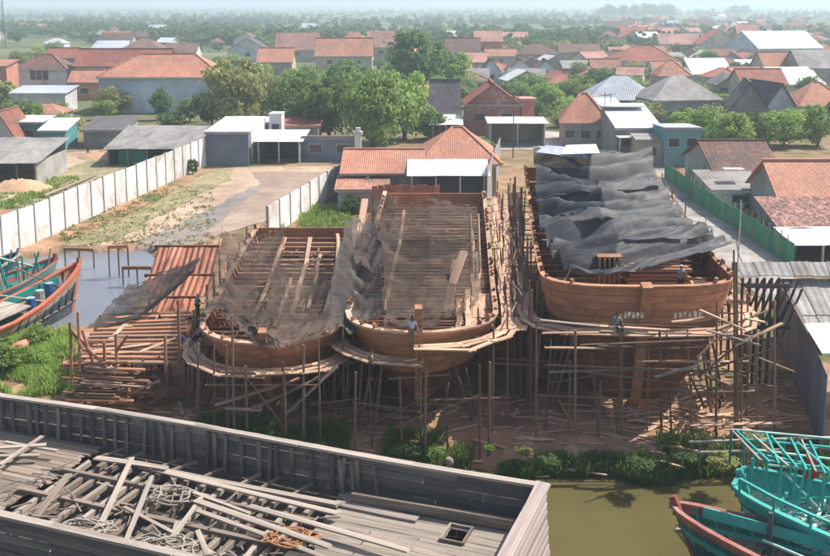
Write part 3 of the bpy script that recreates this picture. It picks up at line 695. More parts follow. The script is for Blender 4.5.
OCC = []
for o in COL.objects:
    if o.get('category') in ('house', 'shed') and o.type == 'EMPTY' and o.location.y > 150: OCC.append((o.location.x, o.location.y, 8))
r4 = random.Random(21)
def free(x, y, r): return all(abs(x-a)*1.0 > r+q*.75 or abs(y-b) > r+q for a, b, q in OCC)
LAB2 = {'r': 'dull red gabled roof crowded among the houses of the town', 'p': 'faded pink roof crowded among the houses of the town', 'o': 'orange roof crowded among the houses of the town', 'b': 'brown roof crowded among the houses of the town', 'G': 'grey sheet roof crowded among the houses of the town', 'W': 'white sheet roof crowded among the houses of the town'}
n = 0
for i in range(4000):
    x, y = r4.uniform(-10, 840), 36+60*r4.random()
    if 190 < x < 430 and y > 62: continue
    if x > 430 and y > 92 and x < 560: continue
    if x < 190 and (y > 62 or r4.random() < .6): continue
    p = P(x, y, 0)
    if not free(p.x, p.y, 4.5) or (x < 430 and r4.random() < .6): continue
    k = r4.choice('rrpobbbGGWo'); s = 1000/p.y; w = r4.uniform(7, 11)*s
    OCC.append((p.x, p.y, 5)); house(x-w/2, x+w/2, y, y-3.0*s, y-5.6*s, r4.uniform(8, 11), r4.choice(['gx', 'gx', 'hip', 'gy']), k, r4.choice('wcgcb'), where(x, LAB2[k].split(' crowded')[0], 'crowded'),2, r4.uniform(-.35, .35), group='crowded houses of the town'); n += 1
    if n > 108: break
n = 0
for i in range(6000):
    x, y = r4.uniform(-10, 845), 50+85*r4.random()**1.1
    p = P(x, y, 0)
    if 100 < x < 225 and 76 < y < 113: continue
    if y > 118 and x < 430: continue
    if y > 142 and x < 665: continue
    if not free(p.x, p.y, 2.2): continue
    OCC.append((p.x, p.y, 2.0)); s = 1000/p.y; h = r4.uniform(3.5, 7)*s
    kk = r4.choice(['mid', 'dark', 'mid', 'bright', 'olive']); tree(x, y, h*1.2, h, kk, where(x, {'mid': 'green', 'dark': 'dark', 'bright': 'light green', 'olive': 'olive'}[kk]+' garden tree', 'between houses'), 'garden trees among the houses'); n += 1
    if n > 170: break

# ---- sheds of the yards on the left
def open_shed(x0, x1, yb, ye, yr, d, rm, label, wallm, back=True, name='shed', side=None, cat='shed', npost=4, front=None, rz=0):
    pb = P((x0+x1)/2, yb, 0); Y = pb.y; w = Q(x1, yb, Y).x-Q(x0, yb, Y).x; h = Q(x0, ye, Y).z; zr = Q(x0, yr, Y+d).z; X = w/2
    t = thing(name, label, cat, (pb.x, Y, 0), rz)
    for i in range(npost): x = -X+.1+(w-.2)*i/(npost-1); lbox('post', trim_w if rm is met_white else grey_wood, t, (x-.1, 0, -.3), (x+.1, .2, h))
    lbox('back_wall', wallm, t, (-X, d-.2, -.3), (X, d, zr-.05))
    lbox('side_wall', wallm, t, (-X-.02, .2, -.3), (-X+.16, d-.2, min(h, zr)-.05)); lbox('side_wall', wallm, t, (X-.16, .2, -.3), (X+.02, d-.2, min(h, zr)-.05))
    n = max(1, int(w/2.4)); sl = (zr-h)/d; r = random.Random(int(x0))
    for i in range(n):
        a = -X-.5+(w+1)*i/n; c = -X-.5+(w+1)*(i+1)/n+.06; dz = r.uniform(0, .05) + .03*(i % 2)
        b = MB(); b.slab([(a, -.7, h-.7*sl+dz), (c, -.7, h-.7*sl+dz), (c, d+.3, zr+.3*sl+dz), (a, d+.3, zr+.3*sl+dz)], .05)
        link('roof_sheet', b.mesh('roof_sheet', rm), t)
    if front: lbox('front_wall', front, t, (-X+.3, .3, 0), (X*front_k, .4, h*.9))
    return t, X, h, zr, d
front_k = .1
t, X, h, zr, d = open_shed(108, 206, 166, 148, 126, 13, met_grey, 'long open-fronted shed with a weathered grey-brown sheet roof beside the white wall', shade_green, npost=6)
lbox('panel', shade_green, t, (-X*.8, .5, 0), (-X*.25, .6, h*.9))
t, *_ = open_shed(-40, 37, 186, 162, 138, 12, met_grey, 'shed with a grey sheet roof at the left edge behind the white wall', w_grey, npost=5)
t, *_ = open_shed(258, 300, 163, 141, 130, 10, met_white, 'white-roofed carport with a dark inside, against the blue-grey steel shed', w_steel, npost=3)
t = house(207, 249, 166, 132, 117, 17, 'shed', 'W', 's', 'tall blue-grey steel shed with a white roof at the end of the long white wall', 0, 0, over=.25, name='shed', cat='shed')
lbox('lit_side_face', w_white, t, (Q(249, 166, P(228, 166).y).x-P(228, 166).x+.01, 2.2, -.2), (Q(249, 166, P(228, 166).y).x-P(228, 166).x+.06, 16.9, 5.2))  # sunlight on the right wall painted as a white face beside the dark front
lbox('door', dark_gap, t, (3.15+.02, .4, -.2), (3.26, 1.9, 2.6))
t = house(270, 282, 150, 114, 112, 4, 'flat', 'W', 'w', 'slim white tower-like building behind the carport', 1, 0, over=.1, name='water_tower', cat='tower')
house(252, 268, 148, 124, 117, 6, 'flat', 'P', 's', 'grey block between the steel shed and the slim white building', 0, 0, over=.1)
t = house(284, 318, 146, 126, 118, 7, 'shed', 'r', 'g', 'small dull red roof in the shadow above the carport', 0, 0)
t = house(302, 357, 161, 137, 136, 6, 'flat', 'D', 's', 'long dark blue-grey compound building in the shade of the tree clump', 2, 0, over=.1)
t = thing('gate_post', 'white gate post with a crumbling top at the end of the dark compound', 'gate post', P(358, 162, 0))
lbox('shaft', w_white, t, (-.5, 0, -.3), (.5, .9, 4.2)); lbox('cap', w_white, t, (-.7, -.2, 4.2), (.7, 1.1, 4.7)); lbox('cap', w_white, t, (-.35, .1, 4.7), (.4, .8, 5.3))

# tiled workshop at the head of the slipways
t = house(345, 420, 205, 172, 150, 13, 'gx', 'O', 'g', 'long orange tiled workshop roof at the head of the slipways, left of the white awning', 1, 0, over=.6, name='workshop', cat='workshop')
t = house(424, 496, 196, 163, 127, 15, 'hip', 'O', 'g', 'orange hipped roof with a small front gable standing behind the white awning', 0, 0, over=.7, name='workshop', cat='workshop')
t = house(338, 386, 212, 189, 175, 5, 'shed', 'o', 'g', 'low orange tiled lean-to beside the green tree at the end of the short wall', 0, 0, over=.4, name='lean_to', cat='lean-to')
t, *_ = open_shed(411, 485, 208, 174, 160, 5, met_white, 'open workshop front with a brilliant white sheet awning behind the third hull', w_steel, npost=4, name='awning_shelter', cat='awning')
t = thing('corrugated_wall', 'tall grey corrugated wall running along the right of the orange workshop roof', 'wall', P(487, 210, 0))
p0, p1 = P(487, 212, 0), P(500, 172, 0); 
for k in range(9):
    a = p0.lerp(p1, k/9); c = p0.lerp(p1, (k+1)/9-.004); b = MB(); hh = 5.2+.1*math.sin(k*3)
    b.slab([a+Vector((0, 0, -.2)), c+Vector((0, 0, -.2)), c+Vector((0, 0, hh)), a+Vector((0, 0, hh))], .06); wmesh('wall_sheet', b, met_grey, t)
t = thing('red_panel_wall', 'low dark red boarded wall behind the third hull under the white awning', 'wall', P(376, 213, 0))
for k in range(11): a = P(372+k*6.2, 215, 0); lo = a-Vector(t.location); lbox('board', MATS['red_tiles'], t, (lo.x, lo.y, .5), (lo.x+.68, lo.y+.08, 3.4+.1*(k % 3)))
# white awnings in the village
def awning(x0, x1, yb, yt, ybk, d, label, m=met_white, wm=w_white):
    return open_shed(x0, x1, yb, yt, ybk, d, m, label, wm, npost=3, name='awning', cat='awning')
awning(432, 460, 142, 124, 115, 7, 'white slanting awning in front of the steep slate roof')
awning(490, 545, 146, 123, 117, 7, 'long white awning in front of the bare brick house', wm=w_cream)
t = house(616, 660, 158, 128, 104, 14, 'shed', 'W', 'g', 'house with a brilliant white stepped sheet roof behind the tarpaulined hull', 2, 0, over=.3)
lbox('upper_roof', met_white, t, (-4.2, 9.5, 7.1), (3.0, 14.5, 7.3)); lbox('awning_sheet', met_white, t, (-3.8, -3.2, 3.6), (4.2, -.4, 3.7))
for x in (-3.6, 0, 4.0): lbox('post', trim_w, t, (x-.08, -3.1, -.2), (x+.08, -2.95, 3.6))
awning(604, 622, 128, 108, 98, 10, 'narrow pale awning left of the stepped white roof', wm=w_grey)
house(664, 700, 166, 128, 124, 8, 'flat', 'P', 't', 'teal building wrapped in blue-green sheeting at the head of the lane', 2, 0, over=.15)
t = house(636, 662, 164, 140, 134, 4, 'shed', 'G', 'c', 'small stall with a brown front left of the teal building', 1, 0, over=.2, name='stall', cat='stall')
t = house(655, 680, 112, 100, 94, 8, 'shed', 'W', 'w', 'white eave strip showing right of the pale blue hipped roof', 0, 0)
# right-hand houses
t = house(716, 778, 196, 172, 141, 15, 'gx', 'b', 'g', 'brown tiled gabled house behind the green fence', 0, 0, over=.6)
t = house(712, 768, 208, 190, 171, 8, 'shed', 'G', 'w', 'grey sheet-roofed house with a white skylight beside the green fence', 1, 0, over=.3, door=True)
lbox('skylight', met_white, t, (-1.2, 2.6, 4.12), (1.2, 3.9, 4.27))
t = house(779, 850, 226, 197, 161, 10, 'gx', 'O', 'g', 'bright red-orange tiled house at the right edge beside the green fence', 0, 0, over=.5)
t = house(779, 850, 250, 227, 199, 6.5, 'shed', 'm', 'g', 'lower roof of mottled old tiles below the bright red-orange roof', 1, 0, over=.4, name='lean_to', cat='lean-to')
t, *_ = open_shed(795, 850, 264, 243, 228, 4.5, met_white, 'white sheet awning over a dark opening at the right edge below the mottled tiles', dark_wood, npost=3, name='awning', cat='awning')
# ---- long white panel wall
def panel_wall(px0, px1, hts, n, label, th=.12, m=w_white, pm=w_grey, name='panel_wall', pan='wall_panel'):
    a, c = P(*px0, 0), P(*px1, 0); t = thing(name, label, 'wall', a)
    for k in range(n):
        p, q = a.lerp(c, (k+.03)/n), a.lerp(c, (k+.97)/n); h = hts[0]+(hts[1]-hts[0])*(k+.5)/n
        b = MB(); nrm = (c-a).normalized().cross(Vector((0, 0, 1)))*th/2
        b.hexa([v+Vector((0, 0, z)) for z in (-.4, h+RND.uniform(-.06, .06)) for v in (p-nrm, q-nrm, q+nrm, p+nrm)]); wmesh(pan, b, m, t)
    for k in range(n+1):
        p = a.lerp(c, k/n); h = hts[0]+(hts[1]-hts[0])*k/n
        wbar('wall_post', pm, t, p+Vector((0, 0, -.4)), p+Vector((0, 0, h+.12)), .24, .28)
    return t
old_white = mat('weathered_white_wall', (.78, .77, .74), (.66, .645, .62), (.42, .39, .35), scale=.6, rand=.10, bump=.2, stretch=(1.3, 1.3, .25))
panel_wall((-16, 265), (206, 166), (3.9, 4.3), 19, 'long white concrete panel wall running diagonally up to the blue-grey shed', m=old_white)
panel_wall((268, 238), (343, 190), (3.3, 3.6), 8, 'shorter white wall running up to the small tiled lean-to behind the second hull', m=old_white)
# ---- green fence along the lane
t = thing('green_fence', 'green sheet fence with bamboo posts running down along the lane', 'fence', P(664, 176, 0))
fence_green = mat('fence_green', (.05, .32, .19), (.035, .22, .14), (.16, .26, .13), scale=.6, rand=.14, bump=.2)
pts = [P(664, 178, 0), P(700, 206, 0), P(745, 236, 0), P(793, 268, 0)]; segs = []
for i in range(3):
    n = max(2, int((pts[i+1]-pts[i]).length/1.6))
    for k in range(n): segs.append((pts[i].lerp(pts[i+1], k/n), pts[i].lerp(pts[i+1], (k+1)/n)))
for i, (a, c) in enumerate(segs):
    h = 2.3+RND.uniform(-.1, .1); b = MB(); b.slab([a+Vector((0, 0, .05)), c+Vector((0, 0, .05)), c+Vector((0, 0, h)), a+Vector((0, 0, h))], .04); wmesh('fence_sheet', b, fence_green, t)
    wpole('post', pale_wood, t, a+Vector((.08, .1, -.3)), a+Vector((.08, .1, h+.5)), .06)
# ---- jetty rail at the inlet
t = thing('boarded_fence', 'low boarded fence with a brown top rail along the grey inlet', 'fence', P(66, 258, 0))
for i, (x0, y0, x1, y1) in enumerate(((64, 249, 94, 250), (108, 247, 128, 246), (122, 268, 152, 268))):
    a, c = Q(x0, y0, 92-i*3), Q(x1, y1, 92-i*3); wbar('rail', new_wood if i < 3 else pole_wood, t, a, c, .25, .3)
    for s in (.02, .5, .98): p = a.lerp(c, s); wpole('post', pole_wood, t, p, Vector((p.x, p.y, -2.3)), .08)
# ---- poles
def tall_pole(px, py, top, r, label, m=grey_wood, name='utility_pole', arm=True):
    p = P(px, py, 0); t = thing(name, label, 'pole', p); z = Q(px, top, p.y).z
    wpole('shaft', m, t, p+Vector((0, 0, -.5)), p+Vector((0, 0, z)), r, .6)
    if arm: wbar('cross_arm', m, t, p+Vector((-.9, -.1, z-.5)), p+Vector((.9, -.1, z-.5)), .1, .1)
    return t
tall_pole(736, 300, 200, .08, 'thin pale lamp pole standing by the right corner of the largest hull', trim_w, arm=False)
tall_pole(513, 158, 94, .10, 'dark pole rising before the bare brick house', dark_wood)
tall_pole(603, 160, 92, .10, 'grey pole right of the orange hip-roofed cottage', grey_wood)
tall_pole(705, 240, 212, .06, 'short pole at the bend of the concrete lane', grey_wood, arm=False)
tall_pole(610, 125, 92, .1, 'wooden pole by the pale blue hipped roof', dark_wood)
t = thing('radio_mast', 'tall thin lattice radio mast fading into haze at the upper left', 'mast', P(5, 48, 0)); L = Vector(t.location)
for sx, sy in ((-.9, -.9), (.9, -.9), (0, .9)): wpole('mast_leg', dark_wood, t, L+Vector((sx, sy, -1)), L+Vector((sx*.2, sy*.2, 40)), .16, .8)
for k in range(18): z = k*2.2; s = .9-.7*z/40; wbar('brace', dark_wood, t, L+Vector((-s, -s, z)), L+Vector((s, -s, z+2.2)), .1, .1)
t = thing('factory_chimney', 'slim white chimney on the skyline between the far trees', 'chimney', P(633, 13, 0)); wpole('stack', trim_w, t, Vector(t.location), Vector(t.location)+Vector((0, 0, 34)), 3.2, .7)
# ---- blue tarp, orange chip heaps, red tank
def heap(px, py, r, h, m, name, label, cat, seed):
    p = P(px, py, 0); b = MB(); rr = random.Random(seed); n = 18; rings = 6
    b.v.append((p.x, p.y, h))
    for j in range(1, rings+1):
        for i in range(n):
            a = 2*math.pi*i/n; q = j/rings; k = 1+.25*mnoise.noise(Vector((math.cos(a)*2, math.sin(a)*2, seed)))
            b.v.append((p.x+math.cos(a)*r*q*k, p.y+math.sin(a)*r*q*k*.7, h*(1-q*q)*(1+rr.uniform(-.25, .25))-.05))
    for i in range(n): b.f.append((0, 1+i, 1+(i+1) % n))
    for j in range(rings-1):
        for i in range(n): a = 1+j*n+i; c = 1+j*n+(i+1) % n; b.f.append((a, a+n, c+n, c))
    return tag(wmesh(name, b, m, smooth=True), label, cat)
heap(45, 158, 2.3, 2.4, mat('blue_tarp', (.05, .17, .42), (.04, .13, .33), rand=0, rough=.5), 'covered_heap', 'heap under a bright blue tarpaulin beside the left shed', 'covered heap', 3)
saw = mat('sawdust', (.66, .43, .27), (.52, .32, .19), rand=.05, fine=10, bump=.8)
heap(18, 190, 5, 1.3, saw, 'sawdust_heap', 'orange heap of sawdust on the sandy lane at the left', 'heap', 5)
heap(100, 158, 4, .9, saw, 'sawdust_heap', 'flat orange heap of wood chips in front of the long shed', 'heap', 6)
for i, (x0, y0, x1, y1) in enumerate(((44, 196, 98, 174), (50, 200, 96, 178), (66, 190, 84, 184), (40, 203, 88, 186))):
    a, c = P(x0, y0, .35), P(x1, y1, .35); o = wpole('log', grey_wood, None, a, c, .22, .7)
    tag(o, ('grey log, farthest of the logs lying on the grass', 'long pale log lying on the grass behind the white wall', 'short stubby log on the grass yard', 'grey log lying nearest the white wall')[i], 'log')
t = thing('water_tank', 'orange-red water tank on a stand beside the slate roof', 'water tank', P(423, 130, 0)); b = MB(); b.tube([(0, 0, 6.3), (0, 0, 8.6), (0, 0, 8.9)], [1.1, 1.1, .5], 12); link('tank', b.mesh('tank', mat('tank_orange', (.62, .16, .08), rand=0), True), t)
for sx in (-.8, .8):
    for sy in (-.8, .8): lbox('stand_leg', grey_wood, t, (sx-.08, sy-.08, -.2), (sx+.08, sy+.08, 6.3))

# ------------------------------------------------------------------ hulls on the slipway
net = mat('shade_net', (.15, .12, .10), (.085, .07, .062), (.20, .155, .125), scale=.5, rand=.12, rough=.95, bump=.3, trans=.35, alpha=(.42, .88), spec=.05, big=.12)
net2 = mat('dense_net', (.12, .105, .10), (.075, .068, .068), (.17, .15, .135), scale=.5, rand=.1, rough=.95, bump=.3, trans=.25, alpha=(.68, .96), spec=.05, big=.12)
tarp_m = mat('grey_tarpaulin', (.062, .068, .078), (.034, .037, .043), (.125, .122, .12), scale=.5, rand=.12, rough=.62, bump=.3, trans=.08, spec=.3, big=.15, alpha=(.82, .96))
blue_cloth = mat('pale_blue_cloth', (.42, .45, .62), rand=0, bump=.2)
class Hull:
    def __init__(s, x0, x1, y0, y1, B, zk, zb, zm, zs, sternB=.85, bowlen=6.0, rake=2.2, full=0.0):
        s.__dict__.update(locals()); s.L = y1-y0
    def sheer(s, t):
        m = .35
        return s.zb+(s.zm-s.zb)*(1-(1-min(t/m, 1))**2) if t < m else s.zm+(s.zs-s.zm)*((t-m)/(1-m))**1.5
    def half(s, t):
        d = t*s.L/s.bowlen
        f = (1-(1-min(d, 1))**(2.2+.5*s.full))**(.55-.2*s.full) if d > 0 else 0
        f *= 1-(1-s.sternB)*max(0, (t-.5)/.5)**2
        return s.B/2*f
    def pt(s, t, v, side, off=0.0):
        e = .36-.14*s.full+(.34-.22*s.full)*max(0, 1-t*s.L/s.bowlen)
        zs = s.sheer(t); z = s.zk+(zs-s.zk)*v
        w = s.half(t)*(max(v, 0)**e*.97+.03*v)
        d = t*s.L/s.bowlen
        y = s.y0+t*s.L+s.rake*(1-v)*max(0, 1-d*.7)+.5*(1-v)
        x = s.x0+(s.x1-s.x0)*t
        if off:
            ang = max(0, 1-d)
            w += off*(1 if d > .02 else 0); y -= off*ang*1.2
        return Vector((x+side*w, y, z))
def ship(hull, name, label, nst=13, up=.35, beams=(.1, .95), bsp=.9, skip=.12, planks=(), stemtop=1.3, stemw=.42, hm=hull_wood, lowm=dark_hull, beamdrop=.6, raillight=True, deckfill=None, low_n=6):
    loc = Vector((hull.x0, hull.y0+2, 0)); t = thing(name, label, 'wooden ship', loc)
    ss = [0.0]+[(.012*1.6**i if i < 5 else 0) for i in range(5)]
    ss = [0, .004, .012, .025, .045, .07, .10, .14, .19, .25, .32, .4, .48, .56, .64, .72, .8, .88, .94, 1.0]
    for side in (-1, 1):
        for k in range(nst):
            v0 = .06+(.94*k/nst); v1 = .06+.94*(k+1)/nst-.0035
            b = MB(); wob = RND.uniform(0, 6)
            for s in ss:
                o = .10+.012*math.sin(s*9+wob)+.01*math.sin(wob*7)
                b.v += [tuple(hull.pt(s, v, side, oo)) for v, oo in ((v0, o), (v1, o), (v1, o-.09), (v0, o-.09))]
            n = len(ss)
            for i in range(n-1):
                for j in range(4):
                    q = i*4; b.f.append((q+j, q+4+j, q+4+(j+1) % 4, q+(j+1) % 4))
            b.f.append((0, 1, 2, 3)); q = (n-1)*4; b.f.append((q+3, q+2, q+1, q))
            wmesh('hull_plank', b, lowm if k < low_n else hm, t)  # lower planks in a darker wood colour that carries the hull's shade
        # cap rail
        b = MB()
        for s in ss:
            p = hull.pt(s, 1, side, .16)+Vector((0, 0, .02)); q = hull.pt(s, 1, side, -.16)+Vector((0, 0, .02))
            b.v += [tuple(p), tuple(p+Vector((0, 0, .12))), tuple(q+Vector((0, 0, .12))), tuple(q)]
        for i in range(len(ss)-1):
            for j in range(4): q = i*4; b.f.append((q+j, q+4+j, q+4+(j+1) % 4, q+(j+1) % 4))
        wmesh('cap_rail', b, pale_wood if raillight else new_wood, t)
        # frames
        n = int(hull.L/.85)
        for i in range(1, n):
            s = (i+jit(.12))/n
            if s < .02: continue
            b = MB(); top = 1+ (up+jit(.15))/max(1, hull.sheer(s)-hull.zk) if RND.random() < .45 else 1.0
            pv = [.08, .2, .4, .65, .85, top]
            for a, c in zip(pv, pv[1:]):
                p = hull.pt(s, a, side, -.06); q = hull.pt(s, c, side, -.06); b.bar(p, q+(q-p)*.03, .16, .2)
            wmesh('rib', b, RND.choice((new_wood, aged_wood)), t)
    # transom
    b = MB(); vs = [.1, .25, .4, .55, .7, .85, 1.0]
    for a, c in zip(vs, vs[1:]):
        p0, p1, p2, p3 = hull.pt(1, a, -1), hull.pt(1, a, 1), hull.pt(1, c-.01, 1), hull.pt(1, c-.01, -1); o = Vector((0, .12, 0))
        m = MB(); m.hexa([p0, p1, p1+o, p0+o, p3, p2, p2+o, p3+o]); wmesh('transom_plank', m, hm, t)
    # stem post and keel
    b = MB(); f0 = hull.pt(0, .02, 1); f1 = hull.pt(0, 1, 1)
    pts = [f0+Vector((0, .1, -.2)), hull.pt(0, .35, 1)+Vector((0, -.15, 0)), hull.pt(0, .7, 1)+Vector((0, -.22, 0)), f1+Vector((0, -.3, stemtop))]
    for a, c in zip(pts, pts[1:]): b.bar(a, c+(c-a).normalized()*.08, stemw, stemw*1.1)
    wmesh('stem_post', b, new_wood if raillight else hull_wood, t)
    wbar('keel', lowm, t, Vector((hull.x0, hull.y0+2, hull.zk)), Vector((hull.x1, hull.y1, hull.zk)), .4, .5)
    for i in range(8): y = hull.y0+3+i*(hull.L-4)/7; x = hull.x0+(hull.x1-hull.x0)*(y-hull.y0)/hull.L; wbar('keel_block', pole_wood, t, (x-.9, y, hull.zk-.5), (x+.9, y, hull.zk-.5), .4, .5)
    # deck beams and carlings
    n = int((beams[1]-beams[0])*hull.L/bsp)
    for i in range(n):
        s = beams[0]+(beams[1]-beams[0])*i/n
        if RND.random() < skip: continue
        a = hull.pt(s, 1, -1, -.1); c = hull.pt(s, 1, 1, -.1); z = hull.sheer(s)-beamdrop+jit(.04)
        a.z = c.z = z; a.y = c.y = hull.y0+s*hull.L
        c.y += jit(.12); wbar('deck_beam', RND.choice((new_wood, aged_wood, new_wood, aged_wood, pale_wood)), t, a, c, RND.uniform(.18, .28), .22)
    for fx, s0, s1, w_, dz in planks:
        k = 7; prev = None
        for i in range(k+1):
            s = s0+(s1-s0)*i/k; x = hull.x0+(hull.x1-hull.x0)*s+(fx+.012*math.sin(i*1.3+fx*9))*hull.half(max(s, .32)); p = Vector((x, hull.y0+s*hull.L, hull.sheer(s)-beamdrop+.2+dz))
            if prev is not None: wbar('deck_plank', pale_wood, t, prev, p, w_, .10)
            prev = p
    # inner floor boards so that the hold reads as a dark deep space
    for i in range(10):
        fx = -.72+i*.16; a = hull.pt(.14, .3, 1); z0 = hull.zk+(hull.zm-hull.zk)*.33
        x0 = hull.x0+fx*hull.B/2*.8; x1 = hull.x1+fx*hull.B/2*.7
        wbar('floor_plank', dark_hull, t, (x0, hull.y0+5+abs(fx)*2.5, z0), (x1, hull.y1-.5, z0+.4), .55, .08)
    return t
def walkway_pts(h, s0, s1, side, off, drop, n):
    return [(lambda p: Vector((p.x, p.y, p.z-drop)))(h.pt(s0+(s1-s0)*i/n, 1, side, off)) for i in range(n+1)]
def gzs(x, y): return gz(x, y)-.5
def scaffold(h, label, sides, drop=1.3, off=.95, wide=3, pole_up=(.2, 1.7), s_end=1.0, sp=2.0, planks_m=grey_wood, bowm=pale_wood, levels=(), name='scaffold', bow=True, plank_w=.32):
    t = thing(name, label, 'scaffold', (h.x0, h.y0-1, 0))
    for side in sides:
        n = int(h.L*s_end/sp)
        for i in range(1, n+1):
            s = (i+jit(.25))/n*s_end
            p = h.pt(s, 1, side, off+.2+jit(.2)); z = p.z-drop
            wpole('pole', pole_wood, t, (p.x+jit(.15), p.y, gzs(p.x, p.y)), (p.x+jit(.25), p.y+jit(.2), z+RND.uniform(*pole_up)), .075)
            p2 = h.pt(s, 1, side, off-.7); q = h.pt(s, .5, side, .1)
            wpole('ledger', pole_wood, t, (p.x+side*.3, p.y, z-.15), (q.x, q.y, z-.18), .06)
            if i % 3 == 0: wpole('brace', pole_wood, t, (p.x, p.y, gzs(p.x, p.y)), (p.x+jit(.3), p.y+sp*1.6, z-.1), .06)
            for lv in levels:
                if s > .08 and i < n: p3 = h.pt((i+1)/n*s_end, 1, side, off+.25); wpole('rail_pole', pole_wood, t, (p.x, p.y, z+lv), (p3.x, p3.y, p3.z-drop+lv+jit(.1)), .05)
        # walkway boards
        m = max(2, int(h.L*s_end/4))
        for w in range(wide):
            for i in range(m):
                a, c = [(i+q)/m*s_end for q in (0.03, 1.06)]; c = min(c, 1)
                pa = h.pt(max(a, .1), 1, side, off-.75+w*(plank_w+.05)+.35); pc = h.pt(c, 1, side, off-.75+w*(plank_w+.05)+.35+jit(.06))
                pa.z -= drop+jit(.05); pc.z -= drop+jit(.05)+.03*(i % 2)
                if (pc-pa).length > .5: wbar('walkway_board', planks_m if RND.random() < .8 else pale_wood, t, pa, pc, plank_w, .06)
        if bow:
            for w in range(3):
                prev = None
                for i in range(7):
                    s = [0.0, .012, .04, .075, .12, .17, .22][i]; p = h.pt(s, 1, side, off-.45+w*.34) if i else Vector((h.x0, h.y0-(off-.45+w*.34)*1.2, h.sheer(0)))
                    p.z -= drop+.05*w*jit(1)
                    if prev is not None: d = (p-prev).normalized()*.25; wbar('walkway_board', bowm, t, prev-d, p+d, .32, .07)
                    prev = p
    return t
def pole_set(label, spec, name='scaffold', loc=None, m=pole_wood, r=.075):
    """spec: list of (px, py_foot, py_top, world Y) uprights and ((px,py),(px,py),Y0,Y1) rails"""
    t = thing(name, label, 'scaffold', loc or P(spec[0][0], spec[0][1], 0))
    for q in spec:
        if len(q) == 4:
            a = Q(q[0], q[1], q[3]); b = Q(q[0]+jit(3), q[2], q[3]+jit(.3)); a.z = min(a.z, gz(a.x, a.y)-.3); wpole('pole', m, t, a, b, r*RND.uniform(.8, 1.3))
        elif q[-1] == 'board': wbar('board', pale_wood if RND.random() < .5 else grey_wood, t, Q(*q[0], q[2]), Q(*q[1], q[3]), .3, .07)
        else: wpole('rail_pole', m, t, Q(*q[0], q[2]), Q(*q[1], q[3]), .06)
    return t
hB = Hull(-8.45, -8.9, 53.4, 78.0, 8.5, .6, 5.3, 5.1, 6.5, .86, 5.2)
hC = Hull(0.2, 1.7, 53.2, 86.0, 8.9, .6, 6.0, 5.6, 7.8, .97, 5.2)
hD = Hull(13.2, 15.9, 55.4, 91.0, 11.5, 0, 8.0, 7.5, 9.3, 1.0, 4.6, 1.6, 1.0)
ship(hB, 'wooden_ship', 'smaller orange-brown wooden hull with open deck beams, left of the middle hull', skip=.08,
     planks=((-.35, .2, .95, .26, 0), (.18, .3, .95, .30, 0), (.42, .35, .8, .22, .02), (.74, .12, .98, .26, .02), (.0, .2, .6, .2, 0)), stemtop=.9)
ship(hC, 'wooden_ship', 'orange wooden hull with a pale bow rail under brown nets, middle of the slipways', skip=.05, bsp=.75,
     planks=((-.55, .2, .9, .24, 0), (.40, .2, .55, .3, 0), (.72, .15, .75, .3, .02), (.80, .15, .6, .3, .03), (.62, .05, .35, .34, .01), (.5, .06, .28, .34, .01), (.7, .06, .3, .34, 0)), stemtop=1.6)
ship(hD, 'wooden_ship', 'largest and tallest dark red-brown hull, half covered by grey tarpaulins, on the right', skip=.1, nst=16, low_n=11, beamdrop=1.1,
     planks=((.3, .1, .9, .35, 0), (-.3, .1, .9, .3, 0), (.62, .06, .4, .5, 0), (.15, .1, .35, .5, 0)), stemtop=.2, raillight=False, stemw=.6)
# cut sawn gap of pale frame ends in the big hull's bow, and gear on its foredeck
t = thing('timber_stack', 'short stack of reddish sawn timber on the foredeck of the largest hull', 'timber stack', (15.0, 60.5, 7.0))
for i in range(4):
    for k in range(6): wbar('timber', new_wood, t, (12.9+jit(.2), 59.2+k*.62, 7.25+i*.26), (16.6+jit(.3), 59.3+k*.62+jit(.2), 7.25+i*.26), .4, .2)
t = thing('deck_box', 'upright brown timber box on the foredeck of the largest hull', 'box', (11.9, 59.5, 7.0))
for k in range(5): wbar('board', new_wood, t, (11.3+k*.3, 59.5, 6.9), (11.3+k*.3, 59.5, 8.7), .28, .1)
wbar('lid', new_wood, t, (11.2, 59.9, 8.75), (12.7, 59.9, 8.75), .9, .08)
for k in range(5): wbar('board', new_wood, t, (11.3+k*.3, 60.3, 6.9), (11.3+k*.3, 60.3, 8.7), .28, .1)
scaffold(hB, 'pole and plank scaffold with a pale curved walkway round the smaller hull on the left', (-1, 1), planks_m=grey_wood, wide=2, off=.8)
scaffold(hC, 'pole and plank scaffold with pale sagging boards round the bow of the middle hull', (-1,), planks_m=grey_wood, wide=2, off=.8)
# broad sunlit walkway on the right of the middle hull
scaffold(hC, 'broad sunlit walkway of new orange boards along the right side of the middle hull', (1,), drop=.45, planks_m=pale_wood, wide=4, off=1.0, sp=1.7, plank_w=.34, levels=(1.0,), pole_up=(.9, 1.6))
scaffold(hD, 'tall grey scaffold with whitish boards along the sides of the largest hull', (-1, 1), drop=2.3, planks_m=grey_wood, wide=3, off=1.1, sp=1.8, levels=(1.0, -1.6), pole_up=(.6, 2.0), bow=True)
